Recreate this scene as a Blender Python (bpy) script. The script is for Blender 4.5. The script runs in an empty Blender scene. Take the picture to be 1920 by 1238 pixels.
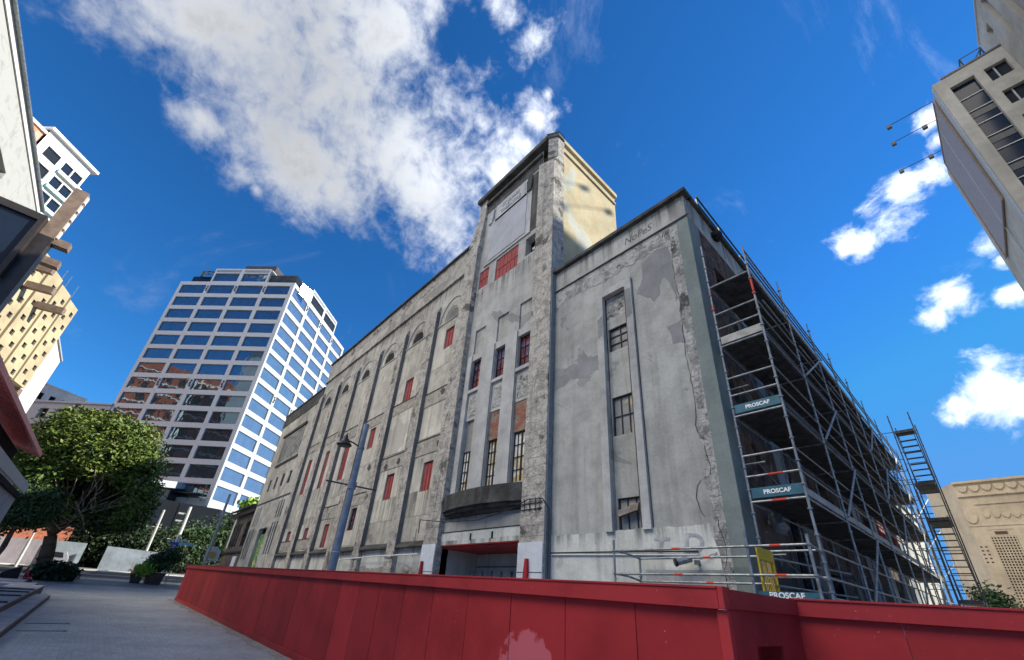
import bpy, math, random
import numpy as np
from mathutils import Vector, Matrix
R = math.radians
random.seed(7); rng = np.random.default_rng(7)
scn = bpy.context.scene
COL = scn.collection

# ---------------------------------------------------------------- camera
cam_d = bpy.data.cameras.new('camera'); cam = bpy.data.objects.new('camera', cam_d); COL.objects.link(cam)
scn.camera = cam
cam_d.sensor_fit = 'HORIZONTAL'; cam_d.sensor_width = 36.0
cam_d.lens = 778.0/1920.0*36.0
cam_d.shift_y = 101.0/1920.0
cam_d.clip_start = 0.05; cam_d.clip_end = 4000
_Rm = Matrix(((0.67843094, -0.29933476, -0.6709174), (0.73182053, 0.35562572, 0.58135106), (0.06457691, -0.88539768, 0.46032682)))
_cv = Matrix(((1, 0, 0), (0, -1, 0), (0, 0, -1)))
cam.matrix_world = Matrix.Translation((0, 0, 2.0)) @ (_Rm @ _cv).to_4x4()

# ---------------------------------------------------------------- world, sun, exposure
SUN_AZ, SUN_EL = 62.0, 34.0
sdir = Vector((math.cos(R(SUN_AZ))*math.cos(R(SUN_EL)), math.sin(R(SUN_AZ))*math.cos(R(SUN_EL)), math.sin(R(SUN_EL))))
sun_d = bpy.data.lights.new('sun', 'SUN'); sun_d.energy = 5.0; sun_d.angle = R(0.5); sun_d.color = (1.0, 0.93, 0.80)
sun = bpy.data.objects.new('sun', sun_d); COL.objects.link(sun)
sun.rotation_euler = sdir.to_track_quat('Z', 'Y').to_euler()
world = bpy.data.worlds.new('World'); scn.world = world; world.use_nodes = True
wt = world.node_tree; wt.nodes.clear()
def wn(t, **k):
    n = wt.nodes.new(t)
    for a, b in k.items(): setattr(n, a, b)
    return n
wl = wt.links.new
def wmath(op, a, b=None, c=None, clamp=False):
    n = wn('ShaderNodeMath', operation=op); n.use_clamp = clamp
    for i, v in enumerate((a, b, c)):
        if v is None: continue
        if hasattr(v, 'node'): wl(v, n.inputs[i])
        else: n.inputs[i].default_value = v
    return n.outputs[0]
sky = wn('ShaderNodeTexSky'); sky.sky_type = 'NISHITA'; sky.sun_disc = False
sky.sun_elevation = R(SUN_EL); sky.sun_rotation = R(90.0-SUN_AZ); sky.altitude = 0; sky.air_density = 1.0; sky.dust_density = 0.0; sky.ozone_density = 4.0
SKYS = 0.085
skyhs = wn('ShaderNodeHueSaturation'); wl(sky.outputs[0], skyhs.inputs['Color']); skyhs.inputs['Saturation'].default_value = 1.18; skyhs.inputs['Value'].default_value = 1.0
tc = wn('ShaderNodeTexCoord'); sep = wn('ShaderNodeSeparateXYZ'); wl(tc.outputs['Generated'], sep.inputs[0])
zc = wmath('MAXIMUM', sep.outputs['Z'], 0.03)
comb = wn('ShaderNodeCombineXYZ'); wl(wmath('DIVIDE', sep.outputs['X'], zc), comb.inputs[0]); wl(wmath('DIVIDE', sep.outputs['Y'], zc), comb.inputs[1]); comb.inputs[2].default_value = 1.0
CL = [[2.68, 1.14, 2.18, 8.063, -7.174, 4.53], [-1.007, 2.198, -0.598, 3.698, 0.414, 2.693], [-0.785, 2.78, -0.981, 3.583, 0.735, 2.629], [-0.721, 3.469, -1.405, 4.414, 1.927, 2.991], [4.765, 4.486, 2.343, 4.444, -7.855, 2.834], [-0.925, 3.933, -0.934, 5.273, 1.191, 4.982], [3.325, 2.503, 1.78, 13.069, -8.768, 5.922]]
CC = [(0.1134, 0.7535, 0.6476, 0.0317), (0.08, 0.7592, 0.6459, 0.0297), (0.0392, 0.788, 0.6145, 0.0329), (0.0063, 0.7952, 0.6063, 0.0311), (-0.0176, 0.7963, 0.6046, 0.0169), (0.1311, 0.7025, 0.6995, 0.0206), (0.1362, 0.7263, 0.6738, 0.0191), (0.1308, 0.8376, 0.5304, 0.0234), (0.1394, 0.8509, 0.5064, 0.0144), (0.0748, 0.8725, 0.4829, 0.0286), (0.0474, 0.8816, 0.4696, 0.0209), (0.1334, 0.8754, 0.4647, 0.0162), (0.0314, 0.9438, 0.329, 0.0214), (0.0707, 0.9382, 0.3387, 0.0367), (0.0998, 0.9374, 0.3336, 0.0286), (-0.3033, 0.199, 0.9319, 0.0337), (-0.296, 0.2468, 0.9228, 0.0394), (-0.313, 0.1688, 0.9346, 0.0331), (-0.368, 0.3388, 0.8659, 0.0422), (-0.4147, 0.3483, 0.8407, 0.0335), (-0.4752, 0.3376, 0.8125, 0.0436), (-0.3306, 0.3246, 0.8862, 0.0134), (-0.7403, -0.0573, 0.6698, 0.0269), (-0.7501, -0.0292, 0.6607, 0.0129), (-0.7044, -0.136, 0.6967, 0.0391), (-0.7081, -0.1594, 0.6879, 0.0251), (-0.4509, 0.2608, 0.8536, 0.0222)]
acc = None
for ci, e in enumerate(CL):
    d1 = wn('ShaderNodeVectorMath', operation='DOT_PRODUCT'); wl(comb.outputs[0], d1.inputs[0]); d1.inputs[1].default_value = e[:3]
    d2 = wn('ShaderNodeVectorMath', operation='DOT_PRODUCT'); wl(comb.outputs[0], d2.inputs[0]); d2.inputs[1].default_value = e[3:]
    u = d1.outputs['Value']; v = d2.outputs['Value']
    r = wmath('SQRT', wmath('ADD', wmath('MULTIPLY', u, u), wmath('MULTIPLY', v, v)))
    m = wmath('SUBTRACT', 1.15, r) 
    acc = m if acc is None else wmath('MAXIMUM', acc, m)
for cx_, cy_, cz_, cr_ in CC:
    dd = wn('ShaderNodeVectorMath', operation='DISTANCE'); wl(tc.outputs['Generated'], dd.inputs[0]); dd.inputs[1].default_value = (cx_, cy_, cz_)
    acc = wmath('MAXIMUM', acc, wmath('SUBTRACT', 0.74, wmath('MULTIPLY', dd.outputs['Value'], 0.62/cr_)))
accc = wmath('MINIMUM', wmath('MAXIMUM', acc, -0.8), 1.0)
# noise is taken in view-direction space so that near and far clouds keep the same grain
def wnoise(scale, detail, rough, dist=0.0, off=0.0):
    mp = wn('ShaderNodeMapping'); wl(tc.outputs['Generated'], mp.inputs[0]); mp.inputs['Location'].default_value = (off, off*0.7, 0)
    n = wn('ShaderNodeTexNoise'); wl(mp.outputs[0], n.inputs['Vector'])
    n.inputs['Scale'].default_value = scale; n.inputs['Detail'].default_value = detail; n.inputs['Roughness'].default_value = rough; n.inputs['Distortion'].default_value = dist
    return n.outputs[0]
n1 = wnoise(4.2, 12, 0.62, 0.5); n2 = wnoise(13.0, 10, 0.62, 0.5, 3.1)
dsn = wn('ShaderNodeVectorMath', operation='DOT_PRODUCT'); wl(tc.outputs['Generated'], dsn.inputs[0]); dsn.inputs[1].default_value = sdir
dsv = wmath('MAXIMUM', dsn.outputs['Value'], 0.0)
n3 = wnoise(38.0, 8, 0.6, 0.3, 1.7)
nz = wmath('ADD', wmath('ADD', wmath('MULTIPLY', wmath('SUBTRACT', n1, 0.5), 2.3), wmath('MULTIPLY', wmath('SUBTRACT', n2, 0.5), wmath('ADD', 1.5, wmath('MULTIPLY', dsv, 1.6)))), wmath('MULTIPLY', wmath('SUBTRACT', n3, 0.5), 1.1))
dens = wmath('ADD', wmath('MULTIPLY', accc, 1.25), nz)
mr = wn('ShaderNodeMapRange', interpolation_type='SMOOTHSTEP'); wl(dens, mr.inputs[0])
mr.inputs[1].default_value = -0.15; mr.inputs[2].default_value = 1.35
cov = mr.outputs[0]
wisp = wn('ShaderNodeMapRange', interpolation_type='SMOOTHSTEP'); wl(wnoise(2.6, 12, 0.68, 1.2, 5.0), wisp.inputs[0]); wisp.inputs[1].default_value = 0.56; wisp.inputs[2].default_value = 0.85; wisp.inputs[4].default_value = 0.22
cov = wmath('MAXIMUM', cov, wisp.outputs[0])
# cloud brightness: sun side brighter, thick middle greyer
dsun = wn('ShaderNodeVectorMath', operation='DOT_PRODUCT'); wl(tc.outputs['Generated'], dsun.inputs[0]); dsun.inputs[1].default_value = sdir
sm = wn('ShaderNodeMapRange'); wl(dsun.outputs['Value'], sm.inputs[0]); sm.inputs[1].default_value = 0.25; sm.inputs[2].default_value = 0.95; sm.inputs[3].default_value = 0.33; sm.inputs[4].default_value = 1.0
thick = wn('ShaderNodeMapRange', interpolation_type='SMOOTHSTEP'); wl(wmath('ADD', dens, wmath('MULTIPLY', wmath('SUBTRACT', wnoise(3.0, 5, 0.5, 0.0, 9.0), 0.5), 2.6)), thick.inputs[0]); thick.inputs[1].default_value = 0.4; thick.inputs[2].default_value = 2.6; thick.inputs[3].default_value = 1.15; thick.inputs[4].default_value = 0.62
cb = wmath('MULTIPLY', sm.outputs[0], thick.outputs[0])
ccol = wn('ShaderNodeVectorMath', operation='SCALE'); ccol.inputs[0].default_value = (1.0, 1.04, 1.10); wl(cb, ccol.inputs[3])
skt = wn('ShaderNodeVectorMath', operation='MULTIPLY'); wl(skyhs.outputs[0], skt.inputs[0]); skt.inputs[1].default_value = (0.36, 0.80, 1.05)
sks = wn('ShaderNodeVectorMath', operation='SCALE'); wl(skt.outputs[0], sks.inputs[0]); sks.inputs[3].default_value = SKYS
skc = wn('ShaderNodeVectorMath', operation='MINIMUM'); wl(sks.outputs[0], skc.inputs[0]); skc.inputs[1].default_value = (0.052, 0.185, 0.44)
mixc = wn('ShaderNodeMix', data_type='RGBA'); wl(cov, mixc.inputs[0]); wl(skc.outputs[0], mixc.inputs[6]); wl(ccol.outputs[0], mixc.inputs[7])
# unseen cloud bank added behind the camera as fill light for the shaded front
bd1 = wn('ShaderNodeVectorMath', operation='DOT_PRODUCT'); wl(comb.outputs[0], bd1.inputs[0]); bd1.inputs[1].default_value = (1.25, 0, 0.25)
bd2 = wn('ShaderNodeVectorMath', operation='DOT_PRODUCT'); wl(comb.outputs[0], bd2.inputs[0]); bd2.inputs[1].default_value = (0, 1.6, 1.52)
br_ = wmath('SQRT', wmath('ADD', wmath('MULTIPLY', bd1.outputs['Value'], bd1.outputs['Value']), wmath('MULTIPLY', bd2.outputs['Value'], bd2.outputs['Value'])))
bm_ = wn('ShaderNodeMapRange', interpolation_type='SMOOTHSTEP'); wl(wmath('ADD', wmath('SUBTRACT', 1.0, br_), wmath('MULTIPLY', wmath('SUBTRACT', n1, 0.5), 0.9)), bm_.inputs[0]); bm_.inputs[1].default_value = 0.0; bm_.inputs[2].default_value = 0.35
mixb = wn('ShaderNodeMix', data_type='RGBA'); wl(bm_.outputs[0], mixb.inputs[0]); wl(mixc.outputs[2], mixb.inputs[6]); mixb.inputs[7].default_value = (3.9, 3.6, 3.12, 1)
bg = wn('ShaderNodeBackground'); wl(mixb.outputs[2], bg.inputs[0]); bg.inputs[1].default_value = 1.0
wo = wn('ShaderNodeOutputWorld'); wl(bg.outputs[0], wo.inputs[0])
scn.view_settings.view_transform = 'Standard'; scn.view_settings.look = 'None'; scn.view_settings.gamma = 1.0
scn.view_settings.exposure = 1.0

# ---------------------------------------------------------------- materials
MATS = {}
class NT:
    def __init__(s, name):
        s.m = bpy.data.materials.new(name); s.m.use_nodes = True; s.t = s.m.node_tree
        s.b = s.t.nodes['Principled BSDF']; MATS[name] = s.m
        g = s.t.nodes.new('ShaderNodeNewGeometry'); s.P = g.outputs['Position']; s.N = g.outputs['Normal']
    def L(s, a, b): s.t.links.new(a, b)
    def n(s, t, **k):
        x = s.t.nodes.new(t)
        for a, b in k.items(): setattr(x, a, b)
        return x
    def math(s, op, a, b=0.0, clamp=False):
        n = s.n('ShaderNodeMath', operation=op); n.use_clamp = clamp
        for i, v in enumerate((a, b)):
            if hasattr(v, 'node'): s.L(v, n.inputs[i])
            else: n.inputs[i].default_value = v
        return n.outputs[0]
    def noise(s, scale, detail=6, rough=0.6, sc=(1, 1, 1), off=(0, 0, 0), dist=0.0):
        mp = s.n('ShaderNodeMapping'); s.L(s.P, mp.inputs[0]); mp.inputs['Scale'].default_value = sc; mp.inputs['Location'].default_value = off
        n = s.n('ShaderNodeTexNoise'); s.L(mp.outputs[0], n.inputs['Vector']); n.inputs['Scale'].default_value = scale
        n.inputs['Detail'].default_value = detail; n.inputs['Roughness'].default_value = rough; n.inputs['Distortion'].default_value = dist
        return n.outputs[0]
    def ramp(s, x, a, b, lo=0.0, hi=1.0):
        n = s.n('ShaderNodeMapRange', interpolation_type='SMOOTHSTEP'); s.L(x, n.inputs[0])
        for i, v in zip((1, 2, 3, 4), (a, b, lo, hi)): n.inputs[i].default_value = v
        return n.outputs[0]
    def mix(s, f, a, b, bt='MIX'):
        n = s.n('ShaderNodeMix', data_type='RGBA', blend_type=bt)
        for i, v in zip((0, 6, 7), (f, a, b)):
            if hasattr(v, 'node'): s.L(v, n.inputs[i])
            else: n.inputs[i].default_value = v if i == 0 else (*v, 1) if len(v) == 3 else v
        return n.outputs[2]
    def mul(s, c, f):  # colour times scalar
        n = s.n('ShaderNodeVectorMath', operation='SCALE'); s.L(c, n.inputs[0])
        if hasattr(f, 'node'): s.L(f, n.inputs[3])
        else: n.inputs[3].default_value = f
        return n.outputs[0]
    def bump(s, h, strength=0.5, dist=0.02):
        n = s.n('ShaderNodeBump'); s.L(h, n.inputs['Height']); n.inputs['Strength'].default_value = strength; n.inputs['Distance'].default_value = dist
        s.L(n.outputs[0], s.b.inputs['Normal'])
    def fin(s, col, rough=0.85, spec=0.3, metal=0.0):
        if hasattr(col, 'node'): s.L(col, s.b.inputs['Base Color'])
        else: s.b.inputs['Base Color'].default_value = (*col, 1)
        s.b.inputs['Roughness'].default_value = rough; s.b.inputs['Specular IOR Level'].default_value = spec; s.b.inputs['Metallic'].default_value = metal
        return s.m

def plain(name, col, rough=0.6, spec=0.4, metal=0.0, var=0.15, sc=4.0):
    s = NT(name); f = s.ramp(s.noise(sc, 5, 0.6), 0.3, 0.7, 1-var, 1+var)
    rgb = s.n('ShaderNodeRGB'); rgb.outputs[0].default_value = (*col, 1)
    return s.fin(s.mul(rgb.outputs[0], f), rough, spec, metal)

def concrete(name, base, dark, patch, streak=0.35, off=0.0, patchlo=0.56, green=0.0, peel=None, bump=0.25, drip=()):
    s = NT(name); o = (off, off, off)
    big = s.noise(0.28, 8, 0.62, off=o, dist=0.6); mid = s.noise(1.6, 8, 0.65, off=o); fine = s.noise(14, 6, 0.7, off=o)
    st = s.noise(1.0, 6, 0.6, sc=(2.6, 2.6, 0.13), off=o)
    c = s.mix(s.ramp(mid, 0.38, 0.68), base, dark)
    c = s.mix(s.ramp(s.noise(0.33, 5, 0.55, off=(off+11, off, off+5), dist=1.2), patchlo, patchlo+0.012), c, patch)
    c = s.mix(s.math('MULTIPLY', s.ramp(st, 0.46, 0.74), streak), c, tuple(v*0.35 for v in dark))
    if green: c = s.mix(s.math('MULTIPLY', s.ramp(s.noise(0.7, 5, 0.6, sc=(1.5, 1.5, .35), off=(off+3, 1, 2)), 0.5, 0.75), green), c, (0.14, 0.15, 0.07))
    if peel:
        pk = s.ramp(s.noise(1.1, 10, 0.72, off=(off+7, 3, off), dist=0.8), peel, peel+0.015)
        c = s.mix(pk, c, s.mix(s.ramp(s.noise(7, 8, 0.7), 0.35, 0.65), (0.30, 0.29, 0.26), (0.09, 0.085, 0.075)))
    if drip:
        sz = s.n('ShaderNodeSeparateXYZ'); s.L(s.P, sz.inputs[0]); dn = s.noise(1.0, 5, 0.65, sc=(4.5, 4.5, 0.10), off=(off+2, 4, 6))
        for zt_, ln in drip:
            dz_ = s.math('SUBTRACT', zt_, sz.outputs[2]); fall = s.math('MULTIPLY', s.ramp(dz_, 0.0, ln, 1.0, 0.0), s.ramp(dz_, -0.06, 0.0))
            c = s.mix(s.math('MULTIPLY', fall, s.ramp(dn, 0.42, 0.66, 0.03, 0.75)), c, (0.055, 0.055, 0.05))
    c = s.mul(c, s.ramp(big, 0.25, 0.75, 0.76, 1.18)); c = s.mul(c, s.ramp(fine, 0.3, 0.7, 0.92, 1.07))
    s.bump(s.math('ADD', s.math('MULTIPLY', mid, 0.6), s.math('MULTIPLY', fine, 0.35)), bump, 0.05)
    return s.fin(c, 0.9, 0.2)

def stone(name, light, dark, bs=(0.55, 0.32), off=0.0, bump=0.9, contrast=1.0):
    s = NT(name); o = (off, off, off)
    sp = s.n('ShaderNodeSeparateXYZ'); s.L(s.P, sp.inputs[0]); cb = s.n('ShaderNodeCombineXYZ')
    s.L(s.math('ADD', sp.outputs[0], sp.outputs[1]), cb.inputs[0]); s.L(sp.outputs[2], cb.inputs[1])
    wob = s.n('ShaderNodeVectorMath', operation='ADD'); s.L(cb.outputs[0], wob.inputs[0])
    nv = s.n('ShaderNodeTexNoise'); s.L(s.P, nv.inputs['Vector']); nv.inputs['Scale'].default_value = 3.0
    sc = s.n('ShaderNodeVectorMath', operation='SCALE'); s.L(nv.outputs['Color'], sc.inputs[0]); sc.inputs[3].default_value = 0.10; s.L(sc.outputs[0], wob.inputs[1])
    br = s.n('ShaderNodeTexBrick'); s.L(wob.outputs[0], br.inputs['Vector']); br.inputs['Scale'].default_value = 1.0
    br.inputs['Brick Width'].default_value = bs[0]; br.inputs['Row Height'].default_value = bs[1]; br.inputs['Mortar Size'].default_value = 0.012; br.inputs['Mortar Smooth'].default_value = 0.5
    br.inputs['Color1'].default_value = (1, 1, 1, 1); br.inputs['Color2'].default_value = (0.75, 0.75, 0.75, 1); br.inputs['Mortar'].default_value = (0.45, 0.45, 0.45, 1)
    mid = s.noise(2.6, 12, 0.75, off=o, dist=0.5); fine = s.noise(11, 8, 0.75, off=o)
    c = s.mix(s.ramp(mid, 0.44, 0.60), light, dark)
    c = s.mix(s.ramp(s.noise(0.9, 8, 0.7, off=(off+9, 4, 2)), 0.56, 0.62), c, tuple(v*0.45 for v in dark))
    c = s.mix(s.ramp(s.noise(1.0, 6, 0.6, sc=(2.6, 2.6, 0.15), off=o), 0.5, 0.8, 0, 0.5), c, (0.06, 0.06, 0.055))
    c = s.mix(0.30*contrast, c, s.mix(1.0, c, br.outputs[0], 'MULTIPLY'))
    c = s.mul(c, s.ramp(fine, 0.3, 0.7, 0.72, 1.22))
    s.bump(s.math('ADD', s.math('ADD', mid, s.math('MULTIPLY', fine, 0.5)), s.math('MULTIPLY', br.outputs['Fac'], -0.25)), bump, 0.09)
    return s.fin(c, 0.92, 0.15)

C_WALL = concrete('concrete_render', (0.40, 0.41, 0.385), (0.31, 0.32, 0.30), (0.27, 0.275, 0.27), 0.36, 0, 0.60, peel=0.70, drip=((14.35, 1.3),))
C_WING = concrete('weathered_concrete', (0.50, 0.485, 0.425), (0.36, 0.35, 0.305), (0.31, 0.30, 0.265), 0.42, 21, 0.60, green=0.25, peel=0.66, drip=((18.9, 1.5), (6.2, 2.0)))
C_TOWER = concrete('tower_render', (0.42, 0.425, 0.405), (0.33, 0.335, 0.32), (0.26, 0.265, 0.26), 0.3, 40, 0.60, peel=0.73, drip=((24.0, 2.2), (16.65, 1.6), (5.0, .8)))
C_SHADE = concrete('shaded_pilaster_side', (0.19, 0.193, 0.19), (0.13, 0.133, 0.13), (0.15, 0.153, 0.15), 0.4, 91)
C_LITE = concrete('pale_plaster', (0.60, 0.585, 0.51), (0.50, 0.485, 0.42), (0.43, 0.42, 0.37), 0.45, 29, 0.62, green=0.2, bump=0.12, drip=((8.3, 2.2), (6.25, 2.2), (12.0, 1.5)))
C_DARK = concrete('black_stained_concrete', (0.10, 0.105, 0.10), (0.05, 0.05, 0.048), (0.07, 0.07, 0.065), 0.6, 5)
C_TRIM = concrete('smooth_trim_render', (0.44, 0.45, 0.435), (0.35, 0.355, 0.35), (0.26, 0.265, 0.27), 0.25, 60, 0.66)
C_GREEN = concrete('grey_green_paint', (0.195, 0.235, 0.225), (0.165, 0.20, 0.195), (0.18, 0.215, 0.205), 0.12, 3, 0.7, bump=0.06)
C_SIGN = concrete('pale_blue_grey_panel', (0.42, 0.44, 0.47), (0.40, 0.42, 0.45), (0.41, 0.43, 0.45), 0.06, 2, 0.8, bump=0.03)
C_WHITE = concrete('dirty_white_paint', (0.60, 0.62, 0.58), (0.50, 0.52, 0.47), (0.44, 0.46, 0.42), 0.5, 12, 0.64, bump=0.08, drip=((3.86, .55),))
C_ENTR = concrete('clean_white_paint', (0.62, 0.66, 0.70), (0.56, 0.60, 0.63), (0.5, 0.53, 0.56), 0.15, 14, 0.7, bump=0.05)
C_YEL = concrete('yellow_stained_plaster', (0.50, 0.44, 0.29), (0.47, 0.385, 0.22), (0.46, 0.47, 0.40), 0.10, 33, 0.55, bump=0.08)
C_SIDE = concrete('soot_black_side_wall', (0.12, 0.095, 0.085), (0.06, 0.05, 0.045), (0.22, 0.20, 0.17), 0.5, 8, 0.55, peel=0.6)
C_PALE = concrete('pale_side_panel', (0.33, 0.37, 0.40), (0.25, 0.27, 0.28), (0.15, 0.16, 0.16), 0.35, 51, 0.62)
S_PIL = stone('eroded_stone', (0.54, 0.52, 0.465), (0.33, 0.315, 0.285))
S_BAND = stone('broken_render_band', (0.46, 0.44, 0.385), (0.32, 0.30, 0.265), (0.5, 0.28), 17, 0.7)
S_PEEL = stone('peeled_plaster', (0.50, 0.505, 0.485), (0.26, 0.26, 0.245), (0.45, 0.16), 31, 1.0, 0.5)
S_BRICK = stone('exposed_brick', (0.34, 0.14, 0.09), (0.30, 0.27, 0.23), (0.26, 0.085), 3, 0.6, 1.6)
S_SIDEB = stone('dark_side_brick', (0.17, 0.12, 0.10), (0.06, 0.05, 0.045), (0.5, 0.2), 13, 0.8, 1.2)
S_OLD = stone('dark_brown_stone', (0.16, 0.14, 0.125), (0.09, 0.08, 0.072), (0.7, 0.3), 23, 0.3, 0.6)

def redpaint(name, base, rough):
    s = NT(name)
    c = s.mix(s.ramp(s.noise(0.9, 6, 0.6), 0.4, 0.7), base, tuple(v*0.72 for v in base))
    c = s.mix(s.ramp(s.noise(1.0, 6, 0.65, sc=(7, 7, 0.5)), 0.55, 0.85, 0, 0.5), c, tuple(v*0.55 for v in base))
    c = s.mix(s.ramp(s.noise(22, 4, 0.6), 0.69, 0.72, 0, 0.55), c, (0.62, 0.30, 0.28))
    oi = s.n('ShaderNodeObjectInfo'); c = s.mul(c, s.ramp(oi.outputs['Random'], 0, 1, 0.84, 1.12))
    s.bump(s.math('ADD', s.noise(1.0, 6, 0.7, sc=(30, 30, 2)), s.math('MULTIPLY', s.noise(3, 4), 0.4)), 0.25, 0.015)
    return s.fin(c, rough, 0.22)
M_RED = redpaint('red_hoarding_paint', (0.335, 0.024, 0.028), 0.6)
M_REDT = redpaint('red_trim_paint', (0.36, 0.030, 0.034), 0.5)
s = NT('red_paint_patched'); blob = s.n('ShaderNodeVectorMath', operation='DISTANCE'); s.L(s.P, blob.inputs[0]); blob.inputs[1].default_value = (-4.95, 4.85, 1.0)
nn = s.noise(2.6, 5, 0.6)
c = s.mix(s.ramp(s.noise(0.9, 6, 0.6), 0.4, 0.7), (0.335, 0.024, 0.028), (0.25, 0.018, 0.02))
c = s.mix(s.ramp(s.math('ADD', blob.outputs['Value'], s.math('MULTIPLY', s.math('SUBTRACT', nn, 0.5), 0.9)), 0.56, 0.62, 0.5, 0.0), c, (0.62, 0.18, 0.22))
c = s.mix(s.ramp(s.noise(26, 3, 0.5), 0.76, 0.80, 0, 0.6), c, (0.62, 0.30, 0.28))
s.bump(s.noise(1.0, 6, 0.7, sc=(30, 30, 2)), 0.12, 0.01); M_REDP = s.fin(c, 0.6, 0.22)
s = NT('faded_red_board')
c = s.mix(s.ramp(s.noise(1, 6, 0.7, sc=(9, 9, 0.6)), 0.4, 0.7), (0.34, 0.08, 0.078), (0.22, 0.05, 0.05))
M_BOARD = s.fin(s.mul(c, s.ramp(s.noise(5, 6, .7), .3, .7, .75, 1.15)), 0.75, 0.2)

s = NT('galvanised_steel'); c = s.mix(s.ramp(s.noise(9, 6, 0.7), 0.35, 0.65), (0.30, 0.33, 0.35), (0.15, 0.17, 0.185)); M_GALV = s.fin(c, 0.45, 0.5, 0.5)
M_DKST = plain('dark_steel', (0.06, 0.065, 0.07), 0.5, 0.4, 0.5)
M_DECK = plain('dark_deck_plank', (0.055, 0.055, 0.058), 0.8, 0.2, var=0.4)
M_TEAL = plain('teal_toeboard', (0.02, 0.105, 0.15), 0.55, var=0.2)
M_GTOE = plain('grey_toeboard', (0.30, 0.30, 0.28), 0.6, var=0.25)
M_YELG = plain('yellow_gate_paint', (0.62, 0.42, 0.02), 0.45, var=0.15)
M_REDTAPE = plain('red_tape', (0.55, 0.05, 0.03), 0.6)
M_WHITE = plain('white_letter_paint', (0.75, 0.77, 0.76), 0.6, var=0.05)
M_POLE = plain('grey_painted_pole', (0.20, 0.235, 0.28), 0.4, 0.5, var=0.2)
M_POLEW = plain('pale_pole_paint', (0.48, 0.49, 0.48), 0.45, 0.5, var=0.12)
M_BLACK = plain('black_metal', (0.015, 0.015, 0.017), 0.45)
M_DARKIN = plain('dark_interior', (0.012, 0.012, 0.014), 0.9, 0.1)
M_SPRAY = plain('faded_grey_spray', (0.36, 0.38, 0.40), 0.8, 0.1, var=0.3)
M_SPRAYD = plain('dark_grey_spray', (0.12, 0.125, 0.125), 0.8, 0.1, var=0.3)
M_WALLW = plain('white_panel_wall', (0.62, 0.63, 0.61), 0.5, var=0.06)
M_CREAM = concrete('cream_cladding', (0.42, 0.355, 0.23), (0.385, 0.325, 0.21), (0.40, 0.34, 0.22), 0.1, 4, .8, bump=0.05)
M_WHC = concrete('white_concrete', (0.62, 0.62, 0.58), (0.55, 0.55, 0.51), (0.5, 0.5, 0.47), 0.2, 6, .7, bump=0.05)
M_GREYC = plain('pale_grey_cladding', (0.34, 0.37, 0.40), 0.7, var=0.08)
M_OFFG = plain('office_grey_panel', (0.42, 0.455, 0.48), 0.55, var=0.05)
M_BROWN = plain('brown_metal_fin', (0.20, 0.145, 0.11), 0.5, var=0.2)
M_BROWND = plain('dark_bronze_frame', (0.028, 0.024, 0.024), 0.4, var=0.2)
M_ORANGE = plain('orange_wall', (0.60, 0.20, 0.07), 0.7, var=0.1)
M_SALMON = plain('salmon_wall', (0.58, 0.30, 0.22), 0.7, var=0.1)
M_TBLUE = plain('pale_teal_spandrel', (0.42, 0.62, 0.62), 0.4, var=0.08)
M_BEIGE = concrete('beige_rendered_wall', (0.56, 0.46, 0.33), (0.50, 0.41, 0.295), (0.52, 0.43, 0.30), 0.18, 9, .7, bump=0.08)
M_BEIGED = plain('shadowed_pierced_screen', (0.10, 0.06, 0.05), 0.8)
M_RCONC = concrete('grey_high_rise_render', (0.39, 0.38, 0.335), (0.34, 0.335, 0.30), (0.32, 0.315, 0.28), 0.12, 19, .72, bump=0.05)
M_RBILL = plain('taupe_billboard_skin', (0.27, 0.24, 0.215), 0.6, var=0.08)
M_BRICKR = stone('red_brick', (0.36, 0.10, 0.055), (0.26, 0.07, 0.04), (0.5, 0.2), 2, 0.2, 0.6)
M_CAST = plain('terracotta_wall', (0.42, 0.15, 0.09), 0.8, var=0.2)
M_BLUEW = concrete('bluish_white_wall', (0.28, 0.33, 0.38), (0.23, 0.27, 0.31), (0.25, 0.29, 0.33), 0.3, 71, .7, bump=0.05)
M_MAUVE = concrete('mauve_white_wall', (0.32, 0.29, 0.33), (0.27, 0.25, 0.28), (0.26, 0.245, 0.27), 0.25, 75, .7, bump=0.05)
M_ROOFR = plain('red_corrugated_steel', (0.62, 0.12, 0.09), 0.4, 0.5, var=0.12)
M_MARB = None
s = NT('veined_marble_panel'); c = s.mix(s.ramp(s.noise(0.7, 8, 0.6, sc=(1, 1, 2.2), dist=2.2), 0.52, 0.66), (0.40, 0.41, 0.39), (0.32, 0.325, 0.31)); M_MARB = s.fin(c, 0.45, 0.4)

def glass(name, col, rough=0.03, wav=0.0, wsc=1.0, metal=0.85, spec=0.8):
    s = NT(name)
    if wav: s.bump(s.noise(wsc, 3, 0.5, sc=(1, 1, 0.55)), wav, 0.6)
    s.L(s.mix(s.ramp(s.noise(0.6, 4, .6), .3, .7), tuple(v*0.85 for v in col), col), s.b.inputs['Base Color'])
    s.b.inputs['Roughness'].default_value = rough; s.b.inputs['Metallic'].default_value = metal; s.b.inputs['Specular IOR Level'].default_value = spec
    return s.m
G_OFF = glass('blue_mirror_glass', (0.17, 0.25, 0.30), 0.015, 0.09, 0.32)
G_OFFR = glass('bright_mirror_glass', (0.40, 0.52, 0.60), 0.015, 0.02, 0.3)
G_DARK = glass('dark_glass', (0.03, 0.036, 0.045), 0.06, 0.03, 0.5, 0.25, 0.25)
G_NAVY = glass('navy_glass', (0.012, 0.024, 0.05), 0.12, 0.0, 0.5, 0.0, 0.12)
G_GLINT = glass('glint_pane_mirror', (1.0, 1.0, 1.0), 0.17, 0.0, 1, 1.0)
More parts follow.
